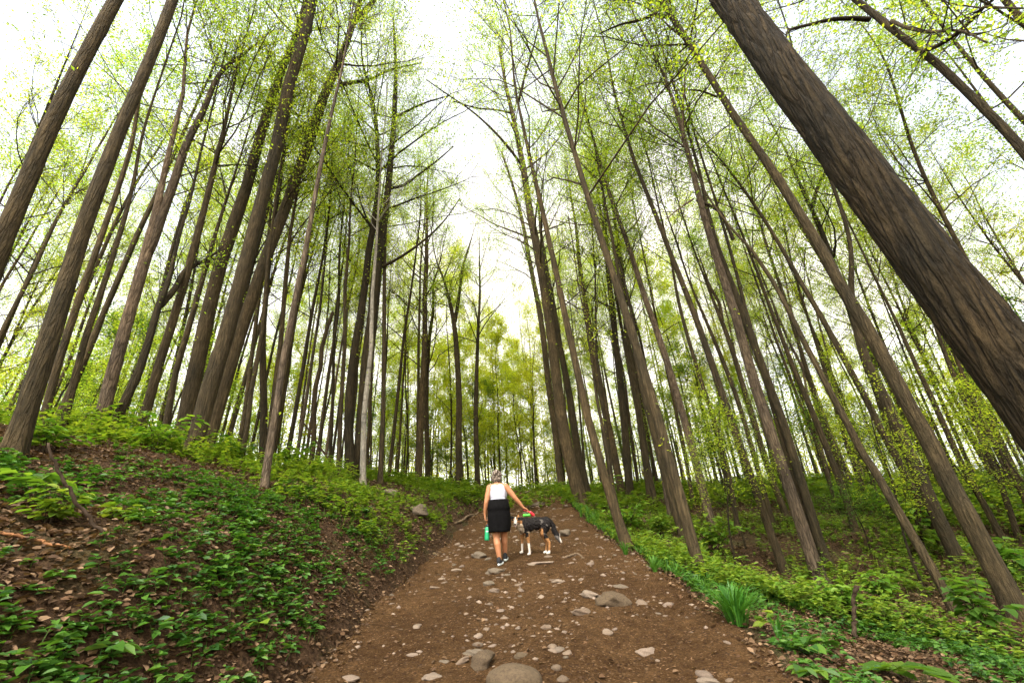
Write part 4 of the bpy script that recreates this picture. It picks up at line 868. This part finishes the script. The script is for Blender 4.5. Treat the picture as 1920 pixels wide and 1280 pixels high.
# ---------------------------------------------------------------- figures: tapered capsules fused by a voxel remesh
def fused(name, caps, voxel, parent=None, loc=(0, 0, 0), ell=(), smooth=4, hooks=None):
    bm = bmesh.new()
    def ico(c, r, sub=2):
        ret = bmesh.ops.create_icosphere(bm, subdivisions=sub, radius=r, matrix=Matrix.Translation(c)); return ret['verts']
    for p0, r0, p1, r1 in caps:
        b2 = bmesh.new()
        for q_, r_ in ((p0, r0), (p1, r1)): bmesh.ops.create_icosphere(b2, subdivisions=2, radius=r_, matrix=Matrix.Translation(q_))
        pts = [v_.co.copy() for v_ in b2.verts]; b2.clear()
        vs = [b2.verts.new(q_) for q_ in pts]; bmesh.ops.convex_hull(b2, input=vs)
        for v_ in [v_ for v_ in b2.verts if not v_.link_faces]: b2.verts.remove(v_)
        tm = bpy.data.meshes.new('t'); b2.to_mesh(tm); b2.free(); bm.from_mesh(tm); bpy.data.meshes.remove(tm)
    for c, rad, rot in ell:
        mt = Matrix.Translation(c) @ rot.to_4x4() @ Matrix.Diagonal((*rad, 1)); bmesh.ops.create_icosphere(bm, subdivisions=3, radius=1, matrix=mt)
    me = bpy.data.meshes.new(name); bm.to_mesh(me); bm.free()
    o = bpy.data.objects.new(name, me); C.objects.link(o)
    md = o.modifiers.new('r', 'REMESH'); md.mode = 'VOXEL'; md.voxel_size = voxel
    if smooth:
        ms = o.modifiers.new('s', 'SMOOTH'); ms.factor = .5; ms.iterations = smooth
    dg = bpy.context.evaluated_depsgraph_get(); me2 = bpy.data.meshes.new_from_object(o.evaluated_get(dg)); o.modifiers.clear(); o.data = me2; me2.name = name
    bpy.data.meshes.remove(me)
    me2.polygons.foreach_set('use_smooth', np.ones(len(me2.polygons), bool)); o.parent = parent; o.location = loc; return o
def verts_of(me):
    a = np.empty(len(me.vertices)*3, np.float32); me.vertices.foreach_get('co', a); return a.reshape(-1, 3).astype(float)
def set_verts(me, V): me.vertices.foreach_set('co', V.astype(np.float32).ravel()); me.update()
def centers(me):
    a = np.empty(len(me.polygons)*3, np.float32); me.polygons.foreach_get('center', a); return a.reshape(-1, 3)
Mv = lambda *a: Vector(a)
I3 = Matrix.Identity(3)
M_SKIN = simple('skin', (.36, .155, .07), .5, .35, .10, 25); M_TOP = simple('cotton_white', (.42, .41, .47), .9, .1, .05, 14)
M_GREY = simple('cotton_grey', (.22, .215, .22), .9, .1); M_BLACK = simple('cloth_black', (.0045, .0042, .0042), .95, .08, .3, 20)
M_HAIR, t, b = mat('hair_grey', .75, .3); v = objcoord(t, (1, 1, .6)); n = noise(t, v, 42, 4, .7)
t.links.new(ramp(t, [(.38, (.025, .016, .010)), (.5, (.12, .085, .06)), (.62, (.40, .33, .26))], n), b.inputs['Base Color']); bump(t, b, n, 1, .02)
M_SHOE = simple('shoe_black', (.012, .012, .013), .7, .3); M_SOLE = simple('sole_white', (.62, .68, .66), .6, .3)
M_GREEN = simple('bottle_green', (.012, .28, .11), .35, .5); M_LID = simple('lid_black', (.015, .015, .015), .4, .4); M_RED = simple('plastic_red', (.42, .015, .025), .35, .5)
M_LIME = simple('plastic_green', (.06, .36, .03), .4, .4); M_WHITEP = simple('print_pale', (.55, .7, .62), .5, .3)
M_BROWNT = simple('strap_tan', (.35, .13, .05), .7, .2); M_EYE = simple('eye_dark', (.02, .012, .01), .2, .5); M_LIP = simple('lip', (.32, .09, .07), .5, .3)
M_TEAL = simple('strap_teal', (.03, .30, .26), .7, .2)

pf, ps = hit(937, 1058)
person = empty('person', (pf[0]+.02, pf[1], pf[2]-.0)); tag(person, 'person with curly grey hair walking uphill in white tank top and black skirt', 'person')
gz = lambda x, y: float(H(pf[0]+x, pf[1]+y)-pf[2])
# figure space: x right, y away (the way she walks), z up; slight forward lean uphill
SH = 1.36
Lsh, Rsh = Mv(-.165, .07, SH), Mv(.155, .06, SH)
Lel, Rel = Mv(-.235, .02, 1.09), Mv(.325, .06, 1.14)
Lwr, Rwr = Mv(-.275, .07, .87), Mv(.475, .12, .96)
hipL, hipR = Mv(-.085, .02, .86), Mv(.085, .04, .86)
kneeL, kneeR = Mv(-.065, .03, .47), Mv(.075, .16, .50)
fR = gz(.075, .30); ankL, ankR = Mv(-.02, -.02, .10), Mv(.075, .27, fR+.10)
headc = Mv(-.015, .13, 1.565)
caps = [(hipL, .105, kneeL, .068), (hipR, .105, kneeR, .068),
        (kneeL, .064, kneeL.lerp(ankL, .35)+Mv(0, -.02, 0), .066), (kneeL.lerp(ankL, .35)+Mv(0, -.02, 0), .064, ankL, .038),
        (kneeR, .064, kneeR.lerp(ankR, .35)+Mv(0, -.02, 0), .066), (kneeR.lerp(ankR, .35)+Mv(0, -.02, 0), .064, ankR, .038),
        (ankL, .04, Mv(-.02, -.06, .05), .038), (Mv(-.02, -.05, .045), .035, Mv(-.03, .11, .03), .03), (ankR, .04, Mv(.075, .24, fR+.05), .036), (Mv(.075, .25, fR+.045), .035, Mv(.085, .41, fR+.035), .03),
        (Lsh, .066, Lsh.lerp(Lel, .5), .060), (Lsh.lerp(Lel, .5), .060, Lel, .046), (Lel, .046, Lel.lerp(Lwr, .3), .046), (Lel.lerp(Lwr, .3), .046, Lwr, .027),
        (Rsh, .066, Rsh.lerp(Rel, .5), .060), (Rsh.lerp(Rel, .5), .060, Rel, .046), (Rel, .046, Rel.lerp(Rwr, .3), .045), (Rel.lerp(Rwr, .3), .045, Rwr, .026),
        (Mv(-.01, .07, 1.34), .075, Mv(-.015, .11, 1.49), .056), (Mv(-.09, .07, 1.33), .075, Mv(.08, .07, 1.33), .075), (Lsh, .06, Mv(-.03, .08, 1.40), .05), (Rsh, .06, Mv(.01, .08, 1.40), .05)]
ell = [(Mv(0, .06, 1.22), (.165, .11, .18), I3), (Mv(0, .045, 1.03), (.155, .12, .16), I3), (Mv(0, .02, .88), (.19, .14, .15), I3), (headc, (.077, .095, .112), I3),
       (headc+Mv(0, .03, -.06), (.055, .065, .06), I3), (headc+Mv(0, .100, -.02), (.013, .022, .022), I3), (headc+Mv(-.079, .0, -.01), (.012, .02, .03), I3), (headc+Mv(.079, .0, -.01), (.012, .02, .03), I3)]
def hand(wr, tip_dir, palm_n, thumb_dir, curl, sgn=1):
    td = tip_dir.normalized(); pn = palm_n.normalized(); sd_ = td.cross(pn).normalized(); out = []
    pc = wr+td*.045
    for s in (-.026, -.009, .009, .026): out.append((wr+sd_*s*.5, .018, wr+td*.085+sd_*s, .0125))
    for i, s in enumerate((-.030, -.010, .010, .029)):
        L = (.062, .074, .070, .055)[i]; a = wr+td*.088+sd_*s
        d1 = (td*math.cos(curl*.6)+pn*math.sin(curl*.6)); d2 = (td*math.cos(curl*1.5)+pn*math.sin(curl*1.5)); d3 = (td*math.cos(curl*2.2)+pn*math.sin(curl*2.2))
        b_ = a+d1*L*.45; c_ = b_+d2*L*.32; e_ = c_+d3*L*.26
        out += [(a, .0105, b_, .0098), (b_, .0098, c_, .009), (c_, .009, e_, .0078)]
    t0 = wr+td*.02+sd_*(-.022*sgn); t1 = t0+(thumb_dir.normalized()*.7+td*.5)*.042; t2 = t1+(td*.6+pn*.9).normalized()*.034
    out += [(t0, .015, t1, .0115), (t1, .0115, t2, .009)]
    return out
hl = hand(Lwr, Mv(.03, .03, -1), Mv(1, .2, 0), Mv(.3, 1, -.2), 1.15)
hr = hand(Rwr, Mv(.80, .25, -.38), Mv(-.3, .1, -1), Mv(-.1, .9, 0), 1.25, -1)
body = fused('body', caps+hl+hr, .0062, person, ell=ell, smooth=3); body.data.materials.append(M_SKIN)
# tank top: torso shell, cut above and at the arm holes
tcaps = [(Mv(-.085, .07, 1.335), .088, Mv(.075, .07, 1.335), .088), (Mv(-.10, .075, 1.40), .034, Mv(-.085, .08, 1.345), .06), (Mv(.09, .075, 1.40), .034, Mv(.08, .08, 1.345), .06)]
tell = [(Mv(0, .06, 1.22), (.182, .128, .19), I3), (Mv(0, .045, 1.05), (.180, .145, .17), I3), (Mv(0, .02, .93), (.205, .16, .13), I3), (Mv(-.075, .17, 1.18), (.07, .05, .065), I3), (Mv(.075, .17, 1.18), (.07, .05, .065), I3)]
top_ = fused('tank_top', tcaps, .0075, person, ell=tell, smooth=6); V = verts_of(top_.data)
fold = fbm(V[:, 0]*9+V[:, 2]*9, V[:, 2]*22, 3, 4)*.014*np.clip((1.25-V[:, 2])*4, 0, 1); nv = V-np.array([0, .05, 0])*1; nv[:, 2] = 0; nv /= np.linalg.norm(nv, axis=1)[:, None]+1e-6
V += nv*fold[:, None]; set_verts(top_.data, V); top_.data.materials.append(M_TOP); top_.data.materials.append(M_GREY)
cc = centers(top_.data); mi = ((np.abs(cc[:, 0]+.005) > .138) & (cc[:, 2] > 1.10) & (cc[:, 2] < 1.42)).astype(np.int32); top_.data.polygons.foreach_set('material_index', mi)
# skirt (a jacket-like wrap): lofted ellipse rings with folds
def loft(rings, n=56, thick=0):
    V = []
    for (cx, cy, z, ax, ay, ph, am) in rings:
        th = np.arange(n)*2*math.pi/n; rr = 1+am*np.sin(6*th+ph)+am*.6*np.sin(11*th+ph*2)
        V.append(np.stack([cx+ax*rr*np.cos(th), cy+ay*rr*np.sin(th), z+0*th+am*.12*np.sin(3*th+ph)], 1))
    n_ = len(V); V = np.concatenate(V); i = np.arange(n_-1)[:, None]*n; j = np.arange(n)[None]; j2 = (j+1) % n
    return V, [np.stack([i+j, i+j2, i+n+j2, i+n+j], -1).reshape(-1, 4)]
mbb = MB(); mbb.add(*loft([(0, .04, 1.105, .150, .13, 0, .0), (0, .035, 1.13, .178, .150, 0, .005), (0, .035, 1.10, .190, .160, .1, .008), (0, .03, 1.02, .210, .175, .3, .010), (0, .03, .95, .222, .185, .5, .012), (0, .03, .94, .212, .178, .5, .012),
    (.0, .03, .88, .218, .185, .8, .012), (.005, .04, .76, .218, .19, 1., .018), (.005, .05, .66, .212, .185, 1.2, .026), (.0, .05, .58, .203, .18, 1.4, .034), (-.005, .05, .545, .196, .175, 1.5, .04), (-.005, .05, .55, .18, .16, 1.5, .04), (-.005, .05, .64, .19, .155, 1.4, .02)]))
sk = link('skirt', mbb.mesh('skirt'), M_BLACK, person)
# hair: curly mass with a bun
hc = fused('hair', [], .006, person, ell=[(headc+Mv(0, -.022, .022), (.092, .098, .108), I3), (headc+Mv(-.01, -.085, .075), (.055, .05, .055), I3), (headc+Mv(.0, -.06, -.06), (.07, .05, .06), I3), (headc+Mv(-.075, -.02, -.02), (.03, .05, .08), I3), (headc+Mv(.07, -.02, .02), (.03, .05, .07), I3)], smooth=2)
V = verts_of(hc.data); nv = V-np.array(headc); nv /= np.linalg.norm(nv, axis=1)[:, None]
V += nv*((np.abs(fbm(V[:, 0]*34+V[:, 1]*20, V[:, 2]*34-V[:, 1]*22, 3, 8))*.045)-.006)[:, None]
keep = V[:, 1] > headc.y+.055
V[keep, 1] = headc.y+.055
set_verts(hc.data, V); hc.data.materials.append(M_HAIR)
for sx in (-1, 1):
    e = fused('eye', [], .003, person, ell=[(headc+Mv(.030*sx, .088, .008), (.012, .010, .009), I3)], smooth=1); e.data.materials.append(M_EYE)
mo = fused('mouth', [(headc+Mv(-.02, .092, -.055), .006, headc+Mv(.02, .092, -.055), .006)], .003, person, smooth=1); mo.data.materials.append(M_LIP)
def shoe(ax, ay, az, pitch, yaw):
    Rm = Matrix.Rotation(yaw, 3, 'Z') @ Matrix.Rotation(pitch, 3, 'X'); f = lambda x, y, z: Mv(ax, ay, az)+Rm @ Mv(x, y, z)
    up = fused('shoe', [(f(0, -.03, .055), .042, f(0, .02, .05), .044), (f(0, .02, .045), .044, f(0, .15, .03), .034), (f(0, -.03, .06), .04, f(0, -.015, .095), .042)], .006, person, smooth=3); up.data.materials.append(M_SHOE)
    so_ = fused('sole', [], .006, up, ell=[], smooth=1) if False else None
    mbs = MB(); th = np.arange(40)*2*math.pi/40; prof = []
    for z_, s in ((-.004, .92), (.0, 1), (.026, 1.02), (.032, .9)):
        y_ = .058+.137*np.sin(th); x_ = (.041+.009*np.sin(th))*np.cos(th); P3 = np.stack([x_*s, .058+(y_-.058)*s, np.full(40, z_)], 1); prof.append((np.array(Rm) @ P3.T).T+np.array([ax, ay, az]))
    V = np.concatenate(prof); i = np.arange(3)[:, None]*40; j = np.arange(40)[None]; j2 = (j+1) % 40
    mbs.add(np.vstack([V, prof[0].mean(0), prof[-1].mean(0)]), [np.stack([i+j, i+j2, i+40+j2, i+40+j], -1).reshape(-1, 4), np.stack([np.arange(40), (np.arange(40)+1) % 40, np.full(40, 160)], -1)[:, ::-1], np.stack([120+np.arange(40), 120+(np.arange(40)+1) % 40, np.full(40, 161)], -1)])
    link('sole', mbs.mesh('sole'), M_SOLE, up)
shoe(-.02, -.075, .0, .10, -.25); shoe(.08, .235, fR+.01, .12, -.1)
# drinking bottle hanging from her left hand
def lathe(prof, n=28):
    th = np.arange(n)*2*math.pi/n; V = np.concatenate([np.stack([r_*np.cos(th), r_*np.sin(th), 0*th+z_], 1) for r_, z_ in prof]); k = len(prof)
    i = np.arange(k-1)[:, None]*n; j = np.arange(n)[None]; j2 = (j+1) % n; return V, [np.stack([i+j, i+j2, i+n+j2, i+n+j], -1).reshape(-1, 4)]
hb = person.location+Lwr+Mv(.035, .015, -.115)
bt = empty('water_bottle', hb+Mv(-.01, 0, -.34)); bt.rotation_euler = (0, math.radians(5), 0); tag(bt, 'green drinking bottle with black lid hanging from the walker\'s left hand', 'bottle')
mbb = MB(); mbb.add(*lathe([(.001, 0), (.040, 0), (.047, .008), (.048, .03), (.048, .19), (.044, .215), (.032, .232), (.031, .238), (.001, .238)])); link('flask', mbb.mesh('flask'), M_GREEN, bt)
mbb = MB(); mbb.add(*lathe([(.001, .236), (.034, .236), (.036, .242), (.036, .272), (.030, .282), (.001, .284)])); link('lid', mbb.mesh('lid'), M_LID, bt)
a = np.linspace(0, math.pi, 16); mbb = MB(); mbb.add(*tube(np.stack([.026*np.cos(a), 0*a, .275+.058*np.sin(a)], 1), np.full(16, .006), 8)); link('carry_loop', mbb.mesh('carry_loop'), M_BROWNT, bt)
mbb = MB(); th = np.linspace(-2.1, -1.1, 9); V = np.array([[.0487*math.cos(q), .0487*math.sin(q), zz_] for zz_ in (.150, .168) for q in th]); mbb.add(V, [np.array([[i_, i_+1, i_+10, i_+9] for i_ in range(8)])]); link('print_band', mbb.mesh('print_band'), M_WHITEP, bt)
# retractable leash in her right hand
td = Mv(.80, .25, -.38).normalized(); hp = person.location+Rwr+td*.085+Mv(-.01, .0, -.035)
le = empty('dog_leash', hp); tag(le, 'red leash handle with green bag holder in the walker\'s right hand', 'leash')
q_ = fused('housing', [(Mv(.075, .01, -.03), .034, Mv(.125, .02, -.075), .030), (Mv(.02, 0, .0), .014, Mv(.075, .01, -.03), .02)], .004, le, smooth=3); q_.data.materials.append(M_RED)
q_ = fused('grip', [(Mv(-.055, -.01, .025), .013, Mv(.03, .0, -.01), .013)], .004, le, smooth=2); q_.data.materials.append(M_RED)
q_ = fused('bag_holder', [(Mv(-.045, -.035, -.075), .024, Mv(.035, -.035, -.075), .024), (Mv(-.055, -.035, -.075), .029, Mv(-.045, -.035, -.075), .029), (Mv(.035, -.035, -.075), .029, Mv(.045, -.035, -.075), .029)], .004, le, smooth=2); q_.data.materials.append(M_LIME)
q_ = fused('strap', [(Mv(0, -.02, -.01), .005, Mv(-.005, -.035, -.06), .005), (Mv(0, -.035, -.09), .009, Mv(.0, -.02, -.155), .007)], .003, le, smooth=1); q_.data.materials.append(M_LID)

# ---- dog
df, ds = hit(1005, 1037)
dg_ = empty('dog', (df[0], df[1], df[2])); tag(dg_, 'black, tan and white dog standing sideways on the trail, face turned to the viewer', 'dog')
hz = lambda x, y: float(H(df[0]+x, df[1]+y)-df[2])
def leg(pts): return [(Mv(*a[:3]), a[3], Mv(*b_[:3]), b_[3]) for a, b_ in zip(pts[:-1], pts[1:])]
y1, y2 = -.075, .075
dc = []
g1 = hz(-.13, y1); g2 = hz(-.28, y2+.02); g3 = hz(.24, y1); g4 = hz(.19, y2)
dc += leg([(-.19, y1, .50, .085), (-.15, y1-.01, .37, .052), (-.135, y1-.01, .21+g1, .027), (-.125, y1-.01, .05+g1, .022)]); dc += [(Mv(-.125, y1-.01, .03+g1), .026, Mv(-.155, y1-.025, .022+g1), .024)]
dc += leg([(-.23, y2, .47, .075), (-.255, y2, .35, .045), (-.265, y2, .20+g2, .025), (-.275, y2, .05+g2, .021)]); dc += [(Mv(-.275, y2, .03+g2), .025, Mv(-.31, y2-.015, .022+g2), .023)]
dc += leg([(.24, y1+.01, .50, .098), (.175, y1-.005, .36, .060), (.20, y1, .32, .045), (.285, y1, .205+g3, .026), (.265, y1, .05+g3, .023)]); dc += [(Mv(.262, y1, .03+g3), .026, Mv(.225, y1-.01, .022+g3), .024)]
dc += leg([(.23, y2-.01, .50, .09), (.14, y2, .36, .052), (.17, y2, .31, .04), (.235, y2, .195+g4, .024), (.21, y2, .05+g4, .021)]); dc += [(Mv(.208, y2, .03+g4), .024, Mv(.17, y2-.01, .022+g4), .022)]
dc += [(Mv(-.20, 0, .53), .150, Mv(-.05, 0, .525), .145), (Mv(-.05, 0, .525), .145, Mv(.12, 0, .555), .118), (Mv(.12, 0, .555), .118, Mv(.26, 0, .55), .118), (Mv(-.22, -.01, .49), .12, Mv(-.27, -.02, .50), .09),
       (Mv(-.21, -.01, .56), .115, Mv(-.31, -.03, .60), .095), (Mv(-.31, -.03, .60), .082, Mv(-.365, -.06, .625), .070), (Mv(-.27, -.02, .50), .08, Mv(-.34, -.06, .56), .06)]
dc += leg([(.33, 0, .58, .045), (.385, 0, .50, .045), (.42, 0, .38, .050), (.455, 0, .28, .050), (.50, 0, .205, .034), (.535, 0, .175, .012)])
hd = Mv(-.365, -.10, .625)
fw = Mv(-.10, -.97, -.26).normalized()
dell = [(hd, (.084, .090, .080), I3), (hd+fw*.02+Mv(0, 0, .01), (.074, .078, .066), I3), (Mv(.40, 0, .42), (.055, .05, .10), I3), (Mv(.46, 0, .29), (.05, .045, .08), I3), (hd+Mv(.035, -.02, -.02), (.045, .05, .04), I3), (hd+Mv(-.04, -.02, -.02), (.045, .05, .04), I3)]
mz = hd+fw*.16+Mv(0, 0, -.028)
dc += [(hd+fw*.04+Mv(0, 0, -.018), .046, mz, .025), (hd+fw*.03+Mv(0, 0, -.055), .03, mz+Mv(0, 0, -.034), .016)]
def ear(sx, folded):
    a = hd+Mv(.050*sx, .015, .05)
    if folded: return [(a, .026, a+Mv(.030*sx, -.01, .030), .022), (a+Mv(.030*sx, -.01, .030), .021, a+Mv(.055*sx, -.035, -.005), .010)]
    return [(a, .028, a+Mv(.010*sx, .0, .045), .020), (a+Mv(.010*sx, 0, .045), .019, a+Mv(.016*sx, -.004, .085), .006)]
dc += ear(1, False)+ear(-1, True)
db = fused('body', dc, .0058, dg_, ell=dell, smooth=3)
V = verts_of(db.data)
# shaggy coat
nrm = np.empty(len(db.data.vertices)*3, np.float32); db.data.vertex_normals.foreach_get('vector', nrm); nrm = nrm.reshape(-1, 3)
coat = ((V[:, 2] > .30) & (V[:, 0] > -.33)).astype(float)
fl_ = (np.abs(fbm(V[:, 0]*22+V[:, 2]*10, V[:, 2]*26+V[:, 1]*30, 3, 14))*.030-.006)*coat
V += nrm*fl_[:, None]; set_verts(db.data, V)
M_FB = simple('fur_black', (.008, .006, .005), .8, .2, .6, 30, .8); M_FT = simple('fur_tan', (.30, .145, .055), .85, .15, .3, 40, .6); M_FW = simple('fur_white', (.62, .56, .48), .85, .15, .15, 40, .6)
M_FG = simple('fur_merle', (.085, .075, .065), .85, .15, .75, 26, .8); M_FC = simple('fur_cream', (.36, .28, .19), .85, .15, .25, 40, .6); M_NOSE = simple('nose_black', (.008, .008, .008), .35, .5)
for m_ in (M_FB, M_FT, M_FW, M_FG, M_FC, M_NOSE): db.data.materials.append(m_)
c = centers(db.data).astype(float); X, Y_, Z_ = c.T; nz = fbm(X*14, Z_*14+Y_*9, 3, 21)*.05; mi = np.zeros(len(c), np.int32)
rump = (X > .12) & (X < .36) & (fbm(X*12, Z_*12, 3, 33) > .0) & (Z_ > .33) & (Z_ < .62); mi[rump] = 3
under_ = (Z_+nz < .425) & (X > -.16) & (X < .17); mi[under_] = 4
chest = (X+nz < -.235) & (Z_ < .60) & (X > -.40) & (Y_ < .12) & (Z_ > .34); mi[chest] = 4
neck = (X+nz < -.26) & (X > -.42) & (Z_ >= .545) & (Y_ > -.08); mi[neck] = 3
mi[(Z_+nz*.6 < .37) & (X < -.08)] = 1; mi[(Z_ > .30+nz) & (Z_ < .40) & (X > -.19) & (X < -.125) & (Y_ < 0)] = 0
mi[(Z_-min(g1, g2)+nz*.5 < .215) & (X < .0)] = 2
mi[(Z_+nz < .27) & (X > .10) & (X < .35)] = 1; mi[(X > .10) & (X < .175) & (Z_ < .45) & (Z_ > .26)] = 1; mi[(Z_ < .07+g3) & (X > .1) & (X < .33)] = 2
tail = (X > .345); mi[tail] = 3; mi[tail & (Z_+nz > .30)] = 0; mi[(X > .50)] = 2
# face
dh = c-np.array(hd); fx = dh@np.array(Mv(.97, -.10, 0).normalized()); fd = dh@np.array(fw); fz = dh[:, 2]+.26*(-dh[:, 1])
head = (fd > -.055) & (np.abs(fx) < .125) & (dh[:, 2] < .15) & (dh[:, 2] > -.12) & (Y_ < -.075)
mi[head] = 0; mi[head & (fd > .0) & (dh[:, 2] < -.0) & (np.abs(fx) > .02)] = 1; mi[head & (fd > .03) & (dh[:, 2] > .018) & (dh[:, 2] < .042) & (np.abs(fx) > .014) & (np.abs(fx) < .046)] = 1
mi[head & (fd > .02) & (np.abs(fx) < .013)] = 2; mi[head & (fd > .082) & (np.abs(fx) < .034)] = 2; mi[head & (dh[:, 2] < -.058)] = 4; mi[head & (fd > .06) & (dh[:, 2] < -.045)] = 2
earr = (dh[:, 2] > .065) & (Y_ < -.05) & (X > hd.x+.02); mi[earr] = 0; mi[earr & (Y_ < -.098)] = 1
db.data.polygons.foreach_set('material_index', mi); db.data.update()
n_ = fused('nose', [], .004, dg_, ell=[(mz+fw*.022+Mv(0, 0, .006), (.019, .013, .015), I3)], smooth=1); n_.data.materials.append(M_NOSE)
for sx in (-1, 1):
    e = fused('eye', [], .003, dg_, ell=[(hd+fw*.074+Mv(.030*sx, 0, .022), (.0115, .009, .0105), I3)], smooth=1); e.data.materials.append(M_EYE)
mo = fused('mouth', [(mz+fw*.006+Mv(-.010, 0, -.022), .010, mz+fw*.006+Mv(.010, 0, -.022), .010), (mz+fw*.004+Mv(0, 0, -.03), .010, mz+fw*.0+Mv(0, 0, -.045), .008)], .004, dg_, smooth=1); mo.data.materials.append(M_LIP)
